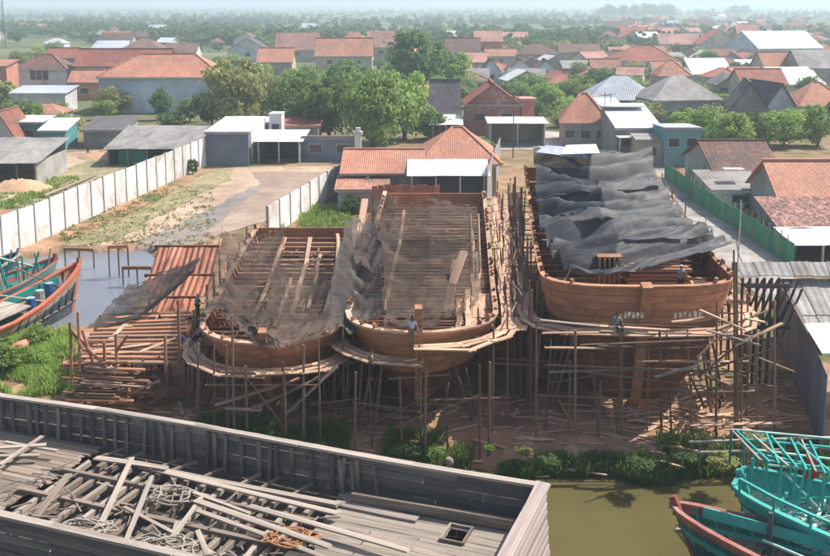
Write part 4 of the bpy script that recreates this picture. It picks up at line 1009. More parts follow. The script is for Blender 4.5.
# poles before the largest hull
spec = []
for x, yf, yt in ((536, 452, 318), (575, 456, 330), (598, 452, 380), (622, 460, 315), (662, 462, 330), (690, 455, 385), (716, 458, 300), (735, 455, 250), (738, 455, 262), (741, 458, 300), (775, 432, 300), (757, 450, 330)):
    spec.append((x, yf, yt, 53.3))
for a, c in (((536, 322), (700, 327)), ((545, 365), (745, 372)), ((580, 345), (760, 338)), ((690, 375), (770, 350)), ((585, 372), (735, 390)), ((536, 395), (700, 402)), ((700, 425), (780, 424))):
    spec.append((a, c, 53.1, 53.1, 'p'))
for a, c in (((700, 310), (745, 330)), ((735, 345), (783, 323)), ((655, 377), (700, 365)), ((672, 322), (705, 318)), ((706, 330), (760, 345)), ((540, 320), (600, 326)), ((600, 326), (670, 330)), ((745, 355), (758, 370)), ((745, 318), (765, 322)), ((690, 425), (782, 423))):
    spec.append((a, c, 52.9, 52.9, 'board'))
pole_set('criss-cross of poles and rails standing before the bow of the largest hull', spec)
spec = [(x, yf, yt, 52.3) for x, yf, yt in ((355, 452, 372), (372, 450, 356), (402, 452, 376), (421, 462, 345), (425, 458, 368), (480, 440, 365), (489, 448, 362), (448, 440, 385))]
spec += [((x0, y0), (x1, y1), 52.2, 52.2, 'p') for x0, y0, x1, y1 in ((352, 402, 420, 412), (400, 425, 480, 395), (360, 430, 430, 395), (430, 400, 500, 398))]
pole_set('thin poles under the bow of the middle hull with the white-shirted worker', spec)
spec = [(x, yf, yt, 52.4) for x, yf, yt in ((214, 425, 340), (228, 430, 345), (234, 420, 315), (247, 425, 366), (281, 438, 362), (286, 430, 372), (303, 420, 345), (320, 410, 340), (200, 412, 352))]
spec += [((248, 410), (330, 372), 52.1, 53.5, 'board'), ((215, 405), (300, 378), 52.1, 53.2, 'board'), ((285, 415), (338, 366), 52.2, 53.2, 'board'), ((225, 408), (262, 410), 52.1, 52.1, 'board'), ((205, 385), (320, 385), 52.3, 52.3, 'p'), ((240, 368), (285, 428), 52.2, 52.2, 'p')]
pole_set('props and loose sloping planks under the bow of the smaller hull', spec)
# scaffold thicket between middle and largest hull
spec = []
for i in range(26):
    Y = 56+i*1.25; a = Q(512+RND.uniform(-3, 8)*(1 if i < 13 else .5), 300, Y); x = 7.2+jit(.55)+(Y-56)*.05
    z = 5+RND.random()*2.6+(Y-56)*.09; q = (x, Y, z); spec.append(q)
t = thing('scaffold', 'thicket of dark upright poles in the gap between the middle and the largest hull', 'scaffold', (7.4, 60, 0))
for x, Y, z in spec: wpole('pole', pole_wood, t, (x, Y, -.4), (x+jit(.3), Y+jit(.4), z), .075)
for i in range(9): Y = 57+i*3.2; x = 7.2+(Y-56)*.05; wpole('ledger', pole_wood, t, (x-.9, Y, 3.2+i*.35), (x+1.1, Y+jit(.4), 3.1+i*.35), .06); wpole('rail_pole', pole_wood, t, (x, Y, 4.2+i*.35), (x+.1, Y+3.6, 4.4+i*.35), .05); wbar('walkway_board', grey_wood, t, (x-.3, Y, 3.4+i*.35), (x-.2, Y+3.3, 3.5+i*.35), .5, .06)
# ship A : only a keel frame with a sloping plank floor
t = thing('ship_frame', 'low unfinished hull frame with rows of brown planks, left end of the slipways', 'ship frame', P(128, 385, 0))
near = (Q(84, 362, 57.5), Q(186, 362, 57.5)); farr = (Q(100, 315, 66), Q(190, 312, 66))
for i in range(13):
    q = i/12; a = near[0].lerp(farr[0], q); c = near[1].lerp(farr[1], q); a.z += jit(.05); c.z += jit(.05)
    wbar('deck_plank', new_wood if i % 3 else pole_wood, t, a-Vector((jit(.3), 0, 0)), c+Vector((jit(.4), 0, 0)), .42, .12)
for i in range(6):
    q = i/5; a = near[0].lerp(near[1], q); c = farr[0].lerp(farr[1], q); wbar('joist', dark_hull, t, a-Vector((0, 0, .3)), c-Vector((0, 0, .3)), .25, .3)
    wpole('pole', pole_wood, t, (a.x, a.y, -.8), (a.x+jit(.2), a.y, a.z+RND.uniform(-.2, .9)), .09); wpole('pole', pole_wood, t, (c.x, c.y, -.8), (c.x, c.y, c.z), .09)
    m_ = (a+c)/2; wpole('pole', pole_wood, t, (m_.x, m_.y, -.8), (m_.x, m_.y, m_.z), .09)
for (x0, y0, x1, y1) in ((70, 322, 72, 385), (78, 312, 80, 372), (104, 342, 106, 400), (116, 334, 118, 410), (165, 335, 166, 372), (178, 300, 180, 360), (72, 332, 130, 392), (82, 330, 112, 420), (60, 365, 128, 362), (116, 352, 128, 335), (62, 378, 100, 380), (70, 328, 84, 350)):
    wpole('pole', new_wood, t, Q(x0, y0, 57), Q(x1, y1, 56.6), .10)
for (x0, y0, x1, y1) in ((92, 378, 110, 370), (82, 384, 112, 366), (120, 398, 160, 380), (88, 366, 140, 372), (100, 388, 150, 392)): wbar('loose_board', pale_wood, t, Q(x0, y0, 56.6), Q(x1, y1, 57), .3, .08)
for i in range(11):   # lower deck of planks sloping to the bank
    q = i/10; a = Q(74, 366, 56.8).lerp(Q(58, 398, 55.6), q); c = Q(170, 372, 56.8).lerp(Q(150, 402, 55.6), q); a.z += jit(.1); c.z += jit(.1)
    k0 = RND.uniform(0, .35); wbar('deck_plank', RND.choice((new_wood, aged_wood, pale_wood)), t, a.lerp(c, k0*.5), c.lerp(a, RND.uniform(0, .5)), .32, .09)
t = thing('plank_pile', 'slope of reddish planks and offcuts on the bank left of the unfinished frame', 'plank pile', P(75, 385, 0))
for i in range(38):
    a = P(RND.uniform(50, 150), RND.uniform(366, 415), 0); a.z = gz(a.x, a.y)+.1+RND.random()*.35; an = RND.uniform(-.5, .9); L = RND.uniform(1.2, 3.4)
    wbar('plank', RND.choice((new_wood, pale_wood, new_wood)), t, a, a+Vector((math.cos(an)*L, math.sin(an)*L, jit(.2))), .28, .07)
# rust sheet hut
t = thing('rusty_shelter', 'shelter roofed with three tiers of rusty orange corrugated sheets beside the smaller hull', 'shelter', P(188, 330, 0))
tiers = (((152, 222), (248, 280), 78, 74.5), ((146, 214), (282, 304), 74.3, 72), ((150, 200), (308, 328), 71.8, 69.5))
tiers = (((158, 219), 247, 275, 77.5, 74), ((148, 214), 276, 296, 73.8, 71.0), ((152, 196), 298, 318, 70.8, 68.5))
for ti, ((xa, xb), ya, yb_, Ya, Yb) in enumerate(tiers):
    n = 5
    for i in range(n):
        u0, u1 = i/n, (i+1)/n+.012; k = .03*(i % 2)
        a = Q(xa+(xb-xa)*u0, ya, Ya); c = Q(xa+(xb-xa)*u1, ya, Ya); d = Q(xa-8+(xb-xa)*u1, yb_, Yb); e = Q(xa-8+(xb-xa)*u0, yb_+jit(1.5), Yb)
        up_ = Vector((0, 0, k)); b = MB(); b.slab([e+up_, d+up_, c+up_, a+up_], .05); wmesh('roof_sheet', b, met_rust, t)
    wbar('ledge', dark_hull, t, Q(xa-3, ya-.5, Ya+.1), Q(xb+1, ya-.5, Ya+.1), .2, .25)
    for u in (0, .5, 1): p = Q(xa+(xb-xa)*u, ya, Ya); wpole('post', pole_wood, t, (p.x, p.y, -.5), p, .09)
# ------------------------------------------------------------------ nets and tarpaulins
def tarp(name, label, cat, top, bot, sag, m, seed, nu=70, nv=46, wr=.12, rag=.35, folds=5, group=None, amp=.3):
    """top/bot: polylines of world points; cloth strung between them with folds, sag and a ragged edge"""
    def along(pl, u):
        u *= len(pl)-1; i = min(int(u), len(pl)-2); return pl[i].lerp(pl[i+1], u-i)
    b = MB(); r = random.Random(seed)
    for j in range(nv+1):
        for i in range(nu+1):
            u, v = i/nu, j/nv; uu = min(1, max(0, u+rag*.06*mnoise.noise(Vector((v*5, seed, 0))))); p = along(top, uu).lerp(along(bot, uu), v + (rag*.12*mnoise.noise(Vector((u*7, seed, 3))) if j > nv*.5 else 0)*(v-.5)*2)
            s = math.sin(math.pi*u)*math.sin(math.pi*v)
            w = mnoise.noise(Vector((u*2.2+seed, v*3.5, 1)))*wr*2.0+mnoise.noise(Vector((u*4+seed, v*11+u*4, 2)))*wr*.8+mnoise.noise(Vector((u*9+seed, v*26+u*9, 2)))*wr*.30+mnoise.noise(Vector((u*22+seed, v*22, 2)))*wr*.12
            f = abs(math.sin((v*folds+.5*math.sin(u*3+seed)+.6*mnoise.noise(Vector((u*2, v*2, seed)))) * math.pi))
            b.v.append((p.x+w*.3, p.y+w*.5, p.z-sag*s-amp*(1-f)*min(1, 4*v*(1-v))*(.5+.5*math.sin(math.pi*u))+w))
    for j in range(nv):
        for i in range(nu):
            e = min(i, nu-1-i, j, nv-1-j)
            if e < 3 and mnoise.noise(Vector((i*.25+seed, j*.25, 9))) > .5-rag: continue
            k = j*(nu+1)+i; b.f.append((k, k+nu+1, k+nu+2, k+1))
    return tag(wmesh(name, b, m, smooth=True), label, cat, group)
tarp('tarpaulin', 'grey tarpaulin, highest and farthest of those covering the largest hull', 'tarpaulin',
     [P(533, 148, 10.9), P(560, 152, 10.7), P(590, 150, 11.2), P(620, 152, 10.9), P(652, 149, 10.9)], [P(538, 200, 8.9), P(590, 192, 9.9), P(660, 190, 8.9)], .1, tarp_m, 3, wr=.3, folds=3, rag=.1, amp=1.9)
tarp('tarpaulin', 'second grey tarpaulin down the largest hull, with wavy folds', 'tarpaulin',
     [P(535, 186, 9.5), P(600, 180, 10.4), P(661, 176, 9.6)], [P(543, 232, 8.4), P(610, 220, 9.4), P(684, 216, 8.5)], .1, tarp_m, 8, wr=.3, folds=3, rag=.1, amp=1.9)
tarp('tarpaulin', 'third grey tarpaulin in the middle of the largest hull', 'tarpaulin',
     [P(540, 218, 8.9), P(600, 206, 9.9), P(676, 205, 9.0)], [P(556, 252, 8.4), P(630, 243, 9.1), P(712, 236, 8.5)], .1, tarp_m, 12, wr=.3, folds=2.5, rag=.15, amp=1.6)
tarp('tarpaulin', 'lowest dark tarpaulin, nearest the bow, drawn to a point over the right rail', 'tarpaulin',
     [P(550, 243, 8.8), P(620, 232, 9.6), P(690, 222, 9.0), P(704, 230, 8.8)], [P(570, 268, 8.2), P(612, 273, 8.5), P(652, 268, 8.5), P(738, 240, 8.3)], .2, tarp_m, 17, wr=.3, folds=2, rag=.1, amp=1.0)
tag(wmesh('cloth', (lambda b: (b.slab([P(536, 152, 11.0), P(584, 158, 11.0), P(580, 148, 11.2), P(546, 145, 11.2)], .03), b)[1])(MB()), blue_cloth), 'pale bluish cloth hanging at the back of the farthest tarpaulin', 'cloth')
tag(wmesh('white_sheet', (lambda b: (b.slab([P(562, 154, 11.5), P(600, 153, 11.5), P(596, 144, 11.8), P(566, 145, 11.8)], .03), b)[1])(MB()), trim_w), 'small white sheet behind the highest tarpaulin of the largest hull', 'sheet')
tarp('shade_net', 'wide brown-grey net stretched across the deck of the middle hull', 'shade net',
     [P(374, 207, 8.2), P(430, 198, 9.0), P(476, 207, 8.2)], [P(384, 322, 6.6), P(430, 328, 6.7), P(486, 298, 6.9)], .3, net, 21, wr=.25, rag=.42, amp=.5)
tarp('shade_net', 'grey net hanging in the gap between the smaller and the middle hull', 'shade net',
     [P(346, 218, 8.2), P(378, 222, 8.0)], [P(322, 316, 6.2), P(350, 334, 5.6), P(384, 312, 6.3)], .6, net2, 27, wr=.25, rag=.3, amp=.4)
tarp('shade_net', 'dark grey net drooping over the middle of the smaller hull', 'shade net',
     [P(272, 264, 7.2), P(322, 258, 7.2)], [P(256, 338, 5.9), P(300, 346, 5.7), P(338, 326, 6.0)], .5, net, 31, wr=.25, rag=.4, amp=.4)
tarp('shade_net', 'brownish net hanging over the left side of the smaller hull', 'shade net',
     [P(222, 226, 7.6), P(258, 236, 7.6), P(284, 224, 7.8)], [P(202, 310, 6.0), P(240, 334, 5.8), P(286, 320, 6.2)], .5, net, 35, wr=.25, rag=.4, amp=.4)
tarp('shade_net', 'net sheet slung from the rusty shelter down to the unfinished frame', 'shade net',
     [P(128, 284, 4.4), P(160, 272, 5.2), P(202, 258, 6.2)], [P(84, 331, 2.9), P(134, 322, 3.2), P(184, 280, 5.2)], .4, net2, 41, wr=.2, rag=.2, amp=.4)
tarp('shade_net', 'dark net lying along the left edge of the middle hull', 'shade net',
     [P(376, 194, 8.6), P(398, 198, 8.6)], [P(350, 262, 6.8), P(388, 280, 6.6)], .3, net, 45, wr=.2, rag=.3, amp=.3)
tarp('shade_net', 'torn net strip hanging inside the bow of the smaller hull', 'shade net',
     [P(206, 300, 6.2), P(232, 308, 6.1)], [P(266, 346, 5.6), P(288, 348, 5.6)], .2, net2, 48, wr=.15, rag=.2, nu=24, nv=16, amp=.15)
# timbers standing by the ships
o = thing('leaning_timber', 'long sawn timber leaning between the smaller and the middle hull', 'timber', P(365, 330, 0))
wbar('beam', pale_wood, o, Q(352, 300, 62), Q(365, 200, 80), .5, .35); wbar('beam', new_wood, o, Q(360, 290, 63), Q(369, 214, 78), .3, .3)
o = thing('leaning_timber', 'curved pale timber leaning on the net at the right of the middle hull', 'timber', Q(447, 330, 59)); 
for a, c in (((445, 320), (452, 285)), ((452, 285), (464, 252))): wbar('beam', pale_wood, o, Q(*a, 60), Q(*c, 62), .45, .3)
o = thing('ladder', 'tall pale ladder-like frame standing on the right deck of the middle hull', 'ladder', Q(474, 300, 64))
for dx in (0, 8): wpole('rail', pale_wood, o, Q(472+dx, 278, 68), Q(470+dx, 214, 70), .12)
for k in range(8): wpole('rung', pale_wood, o, Q(472, 274-k*7.5, 68+k*.25), Q(480, 274-k*7.5, 68+k*.25), .05)
# pale blocks in the bow of the smaller hull
o = thing('offcut_heap', 'heap of pale sawn offcuts inside the bow of the smaller hull', 'timber offcuts', (-7.6, 57, 3.2))
for i in range(44):
    p = Vector((-7.6+jit(2.4), 57.2+jit(1.3), 4.3+RND.random()*.4)); an = RND.uniform(.3, 1.4); wbar('offcut', RND.choice((pale_wood, white_wood)), o, p, p+Vector((math.cos(an)*.9, math.sin(an)*.6, RND.uniform(0, .5))), .2, .12)
o = thing('bow_floor', 'sunlit plank floor inside the bow of the middle hull', 'deck', (1.5, 58.5, 4.6))
for i in range(11): wbar('plank', pale_wood, o, (1.6+i*.3, 56.5+abs(i-3)*.15, 4.7+i*.03), (1.6+i*.32, 63.5, 4.8+i*.05), .27, .08)
o = thing('frame_ends', 'row of pale frame ends showing through the bow planking of the largest hull', 'timbers', (12, 54.6, 5.9))
for i in range(12):
    if i in (5,): continue
    x = 625+i*4.2 if i < 6 else 645+i*5; p = Q(x, 318+jit(1), 53.9); wbar('frame_end', white_wood, o, p, p+Vector((.05, .2, .25)), .16, .16)

# ------------------------------------------------------------------ dock shed on the right
t = thing('dock_shed', 'grey corrugated dock roof on dark timber trusses at the right edge', 'dock shed', P(800, 400, 0))
zt = 6.6
A, B_, C, D = P(734, 262, zt+1), P(900, 262, zt+1), P(900, 276, zt+.4), P(742, 276, zt+.4)
n = 9
for i in range(n): 
    u0, u1 = i/n, (i+1)/n+.006; b = MB(); k = Vector((0, 0, .04*(i % 2))); b.slab([D.lerp(C, u0)+k, D.lerp(C, u1)+k, A.lerp(B_, u1)+k, A.lerp(B_, u0)+k], .06); wmesh('roof_sheet', b, met_grey, t)
E, F_, G, H_2 = P(783, 279, zt), P(905, 279, zt), P(935, 362, zt-2.2), P(822, 352, zt-2.2)
n = 8
for i in range(n):
    u0, u1 = i/n, (i+1)/n+.008
    for j, (v0, v1) in enumerate(((0, .52), (.5, 1))):
        k = Vector((0, 0, .05*(i % 2)-.05*j)); b = MB(); L = lambda u, v: E.lerp(F_, u).lerp(H_2.lerp(G, u), v)+k
        b.slab([L(u0, v1), L(u1, v1), L(u1, v0), L(u0, v0)], .06); wmesh('roof_sheet', b, met_grey, t)
b = MB(); k = Vector((0, 0, .16)); b.slab([p+k for p in (P(822, 356, zt-2.0), P(850, 356, zt-2.0), P(838, 325, zt-1.3), P(804, 326, zt-1.3))], .04); wmesh('white_panel', b, met_white, t)
wbar('ridge_beam', dark_wood, t, E+Vector((0, 0, -.15)), F_+Vector((0, 0, -.15)), .3, .3); wbar('edge_beam', grey_wood, t, E+Vector((-.1, 0, -.1)), H_2+Vector((-.1, 0, -.1)), .25, .25)
for i in range(6):
    q = i/5; a = A.lerp(D, .5)+Vector((q*2.3, 0, -.3)); 
    wpole('post', dark_wood, t, (a.x, a.y-1, -.3), (a.x, a.y-1, a.z), .12)
    wpole('brace', dark_wood, t, (a.x, a.y-1, a.z-3.2), (a.x+1.3, a.y-1, a.z-.1), .09); wpole('brace', dark_wood, t, (a.x+.9, a.y-2.5, a.z-.3), (a.x-.2, a.y-2.5, a.z-3.4), .08)
wbar('tie_beam', dark_wood, t, D+Vector((0, -.4, -.5)), D+Vector((3.0, -.4, -.5)), .25, .3); wbar('tie_beam', dark_wood, t, D+Vector((.4, -.6, -3.2)), D+Vector((3.0, -.6, -3.2)), .2, .2)
sw = Vector(P(784, 390, 0)); e0 = P(774, 336, 0); e1 = P(822, 448, 0)
for i in range(14):
    a = e0.lerp(e1, i/14); c = e0.lerp(e1, (i+1)/14-.003); b = MB(); hh = 4.3-.0*i; b.slab([a+Vector((0, 0, -.6)), c+Vector((0, 0, -.6)), c+Vector((0, 0, hh-.1*(i % 2))), a+Vector((0, 0, hh))], .05); wmesh('wall_sheet', b, w_steel, t)
# posts along its quay
t = thing('quay_rail', 'pale horizontal quay rails on posts at the foot of the dock shed', 'railing', P(760, 455, 0))
for z in (.3, .9): wbar('rail', white_wood, t, P(690, 458, 0)+Vector((0, 0, z)), P(860, 452, 0)+Vector((0, 0, z)), .14, .1)
for x in range(700, 860, 24): p = P(x, 457, 0); wpole('post', grey_wood, t, p+Vector((0, .1, -1.5)), p+Vector((0, .1, 1.1)), .07)

for i, (x0, y0, x1, y1, lab) in enumerate(((88, 352, 150, 344, 'pale board lying lengthwise on the near edge of the unfinished frame'), (110, 340, 128, 322, 'short board lying across the middle of the unfinished frame'), (140, 352, 176, 338, 'slanting board at the right of the unfinished frame'), (96, 330, 132, 326, 'thin board on the far edge of the unfinished frame'))):
    a_, c_ = P(x0, y0, 2.9), P(x1, y1, 3.1); tag(wbar('loose_plank', pale_wood, None, a_, c_, .3, .08), lab, 'plank')
for i in range(26):
    a_ = P(RND.uniform(84, 180), RND.uniform(318, 358), 2.9); an = RND.uniform(-.4, .7); L = RND.uniform(.6, 2.2)
    wbar('loose_board', RND.choice((pale_wood, new_wood, aged_wood)), [o for o in COL.objects if o.name == 'ship_frame'][0], a_, a_+Vector((math.cos(an)*L, math.sin(an)*L, jit(.15))), .2, .06)
rope_l = mat('lashing_rope', (.40, .36, .30), rand=.1, bump=0)
for (x0, y0, z0, x1, y1, z1, lab) in ((736, 241, 8.4, 742, 262, 7.2, 'right rope tying the pointed lowest tarpaulin to the rail'), (571, 268, 8.2, 560, 284, 7.4, 'left rope tying the lowest tarpaulin to the rail'), (684, 216, 8.6, 704, 222, 7.6, 'rope tying the second tarpaulin to the right rail'), (535, 186, 9.5, 529, 196, 8.6, 'rope tying the second tarpaulin to the left rail')):
    b = MB(); p, q = P(x0, y0, z0), P(x1, y1, z1); b.tube([p, p.lerp(q, .5)-Vector((0, 0, .2)), q], .035, 5); tag(wmesh('tie_rope', b, rope_l), lab, 'rope')

t = thing('scaffold', 'dense rows of thin horizontal staging boards across the dark lower bow of the largest hull', 'scaffold', (13, 53.6, 0))
r7 = random.Random(3)
for (yy, x0, x1, br) in ((333, 545, 740, 1), (347, 548, 700, 1), (360, 640, 745, 1), (370, 552, 690, 1), (390, 600, 745, 0), (418, 600, 770, 0)):
    x = x0
    while x < x1:
        xe = min(x1, x+r7.uniform(45, 100)); a_ = Q(x-3, yy+r7.uniform(-2, 2), 53.6); c_ = Q(xe+4, yy+r7.uniform(-2, 2), 53.7)
        if br and r7.random() < .7: wbar('board', grey_wood if r7.random() < .6 else pale_wood, t, a_, c_, .26, .06)
        else: wpole('rail_pole', pole_wood, t, a_, c_, .055)
        x = xe
for x in range(548, 745, 24): p = Q(x+r7.uniform(-4, 4), 440, 53.8); q = Q(x+r7.uniform(-5, 5), r7.uniform(318, 372), 53.8); p.z = -.6; wpole('pole', pole_wood, t, p, q, .06)
for i in range(12):
    x = r7.uniform(690, 765); y = r7.uniform(300, 395); an = r7.uniform(-.8, .8); L = r7.uniform(1.5, 4); a_ = Q(x, y, r7.uniform(53, 56)); wbar('brace', r7.choice((pale_wood, grey_wood, pole_wood)), t, a_, a_+Vector((math.cos(an)*L*.8, jit(.6), math.sin(an)*L*.8)), .16, .08)

# ------------------------------------------------------------------ the old hull in front
RZ = 2.8
S1 = P(540, 487, RZ); S2 = P(0, 394, RZ); U = (S2-S1); U.z = 0; U.normalize(); V = Vector((U.y, -U.x, 0))
if V.y > 0: V = -V
BM = 10.5; LEN = 38.0
def L_(a, b, z): return S1+U*a+V*b+Vector((0, 0, z-RZ))
def bend(a): return -.5*math.sin(math.pi*min(1, a/24.0))*.9
old = thing('old_ship', 'old grey wooden ship stripped to its beams, lying moored across the foreground', 'wooden ship', L_(15, BM/2, 0))
bulw = mat('tarred_bulwark', (.19, .17, .16), (.11, .10, .095), (.28, .235, .20), scale=1.0, stretch=(.2, 3, 3), coord='obj', rand=.25, fine=7)  # shade on the inner bulwark darkened into the plank colour
capm = mat('weathered_cap', (.52, .45, .385), (.37, .32, .27), (.26, .22, .19), scale=1.4, stretch=(.2, 3, 3), coord='obj', rand=.12, fine=7)
endm = mat('lit_pink_planks', (.56, .46, .42), (.42, .34, .31), (.30, .25, .23), scale=1.4, stretch=(.2, 3, 3), coord='obj', rand=.12, fine=7)  # sun on the transom put into a lighter pinkish plank colour
def sb(a):   # far side b for station a (slight hull curve)
    return .9*max(0, (a-22)/16)**2 + .12*math.sin(a*.25)
def nb(a): return BM-1.3*max(0, (a-20)/18)**2
for side, fb in ((0, sb), (1, nb)):
    sg = 1 if side else -1
    for k in range(12):
        z0 = -1.7+k*.375; taper = -.55*max(0, (1.0-z0)/2.7)**1.5
        a = 0.0
        while a < LEN:
            l = RND.uniform(5, 8) if a else RND.uniform(2.5, 6); c = min(LEN, a+l)
            zz = z0+.18
            wbar('bulwark_plank' if k > 6 else 'hull_plank', bulw, old, L_(a+.02, fb(a)+sg*taper, zz), L_(c-.02, fb(c)+sg*taper, zz+jit(.015)), .12, .36)
            a = c
    a = .3
    while a < LEN: # stanchions inside the bulwark
        if not side and a < 8.5: a += .7; continue
        b0 = fb(a)-sg*.2
        wbar('stanchion', grey_wood if RND.random() < .12 else bulw, old, L_(a, b0, .8), L_(a+jit(.12), b0+sg*.03, RZ-.06), .2, .17); a += RND.uniform(.45, 1.15)
    a = 0
    while a < LEN: c = min(LEN, a+6); wbar('cap_rail', capm, old, L_(a-.02, fb(a)+sg*.02, RZ+.07), L_(c, fb(c)+sg*.02, RZ+.07), .42, .13); a = c
for k in range(12): # transom at the right end
    z0 = -1.52+k*.375; wbar('transom_plank', endm, old, L_(-.22+.03*k-.3, -.1, z0), L_(-.22+.03*k-.3, BM+.1, z0), .13, .36)
wbar('transom_rail', endm, old, L_(-.1, -.25, RZ+.1), L_(-.1, BM+.3, RZ+.1), .62, .16)
for k in range(14): wbar('transom_post', bulw, old, L_(.18, .3+k*.84, .8), L_(.12, .3+k*.84, RZ), .2, .18)
DZ = 1.0
for k in range(5): # hold floor, deep below
    pass
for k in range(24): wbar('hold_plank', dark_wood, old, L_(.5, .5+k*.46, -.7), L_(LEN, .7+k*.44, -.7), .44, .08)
# planked after deck (right)
deck_m = mat('worn_deck_wood', (.40, .34, .285), (.31, .26, .215), (.21, .18, .15), scale=1.2, stretch=(.2, 2, 2), coord='obj', rand=.12, fine=5, bump=.3)
w = .30; n = int((BM-.7)/w)
for k in range(n):
    b = .4+k*w; a1 = 9.4+.25*math.sin(k*1.7)-.1*b if b < 5 else 8.6+jit(.5)
    if 1.65 < b < 2.9: segs_ = ((.45, 2.65), (3.65, a1))
    elif k % 3 == 0: segs_ = ((.45, 4.6), (4.62, a1))
    elif k % 3 == 1: segs_ = ((.45, 6.8), (6.82, a1))
    else: segs_ = ((.45, 3.1), (3.12, a1))
    for p_, q_ in segs_: wbar('deck_plank', deck_m, old, L_(p_, b, DZ), L_(q_, b, DZ+jit(.006)), w-.006, .09)
for k in range(5): wbar('deck_beam', dark_wood, old, L_(.8+k*1.9, .3, DZ-.22), L_(.8+k*1.9, BM-.3, DZ-.22), .25, .25)
for (a0, b0, a1, b1) in ((3.65, 1.6, 3.65, 2.95), (2.63, 1.6, 2.63, 2.95)): wbar('hatch_coaming', white_wood if a0 > 3 else grey_wood, old, L_(a0, b0, DZ+.1), L_(a1, b1, DZ+.1), .1, .2)
for b0 in (1.58, 2.97): wbar('hatch_coaming', grey_wood, old, L_(2.6, b0, DZ+.1), L_(3.7, b0, DZ+.1), .1, .2)
wbar('deck_ledge', grey_wood, old, L_(.4, 1.0, DZ+.32), L_(8.6, 1.25, DZ+.32), .22, .5)
wbar('deck_ledge', deck_m, old, L_(5.2, 1.7, DZ+.12), L_(9.3, 1.6, DZ+.12), .5, .1)
# left planked deck with two hatches
for k in range(30):
    b = .6+k*.36
    for a0, a1 in ((23.5, 26.0), (27.6, 29.5), (31.2, LEN)) if 12 < k < 22 else ((23.5+jit(.3), LEN),):
        if b < nb(30)-.3: wbar('deck_plank', grey_wood, old, L_(a0, b, DZ), L_(a1, b, DZ+jit(.02)), .34, .09)
for a in (26.0, 27.6, 29.5, 31.2): wbar('hatch_coaming', white_wood, old, L_(a, 4.9, DZ+.15), L_(a, 8.6, DZ+.15), .18, .34)
for b in (4.85, 8.6):
    for a in (26.0, 29.5): wbar('hatch_coaming', white_wood, old, L_(a, b, DZ+.14), L_(a+1.65, b, DZ+.14), .18, .3)
# open beams amidships
a = 10.2
while a < 23.5:
    m = RND.choice((white_wood, grey_wood, grey_wood, white_wood)); s = jit(.35)
    wbar('deck_beam', m, old, L_(a, 1.7+abs(jit(.5)), DZ+jit(.03)), L_(a+s, nb(a)-.3, DZ+jit(.03)), .26, .24); a += RND.uniform(.55, 1.0)
for b, a0, a1, m, ww in ((1.9, 9.0, 20.0, white_wood, .34), (3.6, 9.5, 24, grey_wood, .22), (6.0, 9.5, 24, grey_wood, .26), (8.4, 9.5, 24, white_wood, .26), (9.2, 6, 30, grey_wood, .5)):
    wbar('carling', m, old, L_(a0, b, DZ+.2), L_(a1, b+jit(.15), DZ+.2), ww, .16)
for a in (11.5, 13.2, 14.3, 16.4, 18.3, 19.1, 21.2, 22.6): wbar('side_strut', grey_wood, old, L_(a, 1.9, DZ+.2), L_(a-.5+jit(.2), .35, DZ+.15), .14, .12)
for a in (7.7, 8.9, 9.5): wbar('side_strut', grey_wood, old, L_(a, .5, DZ+.3), L_(a+.2, .3, RZ-.2), .14, .12)
# loose timber on top
loose = [
 (8.5, 3.0, 19, 2.2, .34, 'long bleached board lying along the far side of the open deck'), (18.2, 2.1, 22.2, 2.5, .40, 'thick pale plank near the far bulwark above the open beams'),
 (20.4, 1.9, 16.5, 10.4, .26, 'longest bleached plank laid crosswise over the open beams'), (12.2, 4.4, 15.8, 3.6, .2, 'narrow pale plank slanting beside the long bleached board'),
 (4.4, 4.9, 12.6, 4.0, .34, 'broad pale plank running from the planked deck over the beams'), (7.6, 5.9, 15.0, 4.5, .36, 'second broad plank just below the broadest one'),
 (7.0, 6.6, 14.6, 5.0, .28, 'thin plank lying parallel below the two broad planks'), (9.4, 8.8, 17.8, 6.0, .18, 'bent thin batten across the middle of the open beams'),
 (10.5, 9.8, 13.4, 6.8, .24, 'pale board pointing to the rope heap'), (13.0, 10.0, 14.8, 6.2, .24, 'pale board slanting between two rope heaps'),
 (15.0, 4.0, 13.6, 9.6, .22, 'bleached board crosswise in the middle of the beams'), (18.3, 3.2, 15.6, 9.0, .22, 'bleached board crosswise beside the longest plank'),
 (22.4, 4.2, 20.2, 10.4, .36, 'wide grey plank crosswise at the left end of the open beams'), (23.4, 7.8, 25.6, 7.2, .26, 'short pale board beside the hatch'),
 (25.5, 2.2, 30.0, 4.6, .34, 'pale timber on the heap behind the hatches'), (25.2, 3.0, 28.6, 4.4, .26, 'shorter timber lying under the pale one behind the hatches'),
 (24.6, 2.4, 27.8, 2.6, .2, 'thin grey timber across the heap behind the hatches'), (26.4, 1.4, 26.0, 4.9, .24, 'stubby timber leaning on the heap behind the hatches'),
 (7.2, 9.2, 1.2, 9.9, .28, 'dark-edged plank along the near side of the planked deck')]
for i, (a0, b0, a1, b1, ww, lab) in enumerate(loose):
    z = DZ+.42+.08*(i % 3)
    tag(wbar('loose_plank', white_wood if i not in (12, 18) else grey_wood, None, L_(a0, b0, z), L_(a1, b1, z+jit(.05)), ww, .08), lab+' of the old grey ship' if len(lab.split()) < 12 else lab, 'plank')
# small scattered sticks
bs = MB()
for i in range(80):
    a = RND.uniform(9, 25); b = RND.uniform(2.4, 10.4); an = RND.uniform(0, 6.28); l = RND.uniform(.3, 1.4); p = L_(a, b, DZ+.33+RND.random()*.1); bs.bar(p, p+Vector((math.cos(an)*l, math.sin(an)*l, jit(.08))), .07, .05)
tag(wmesh('wood_scraps', bs, grey_wood), kind='stuff')
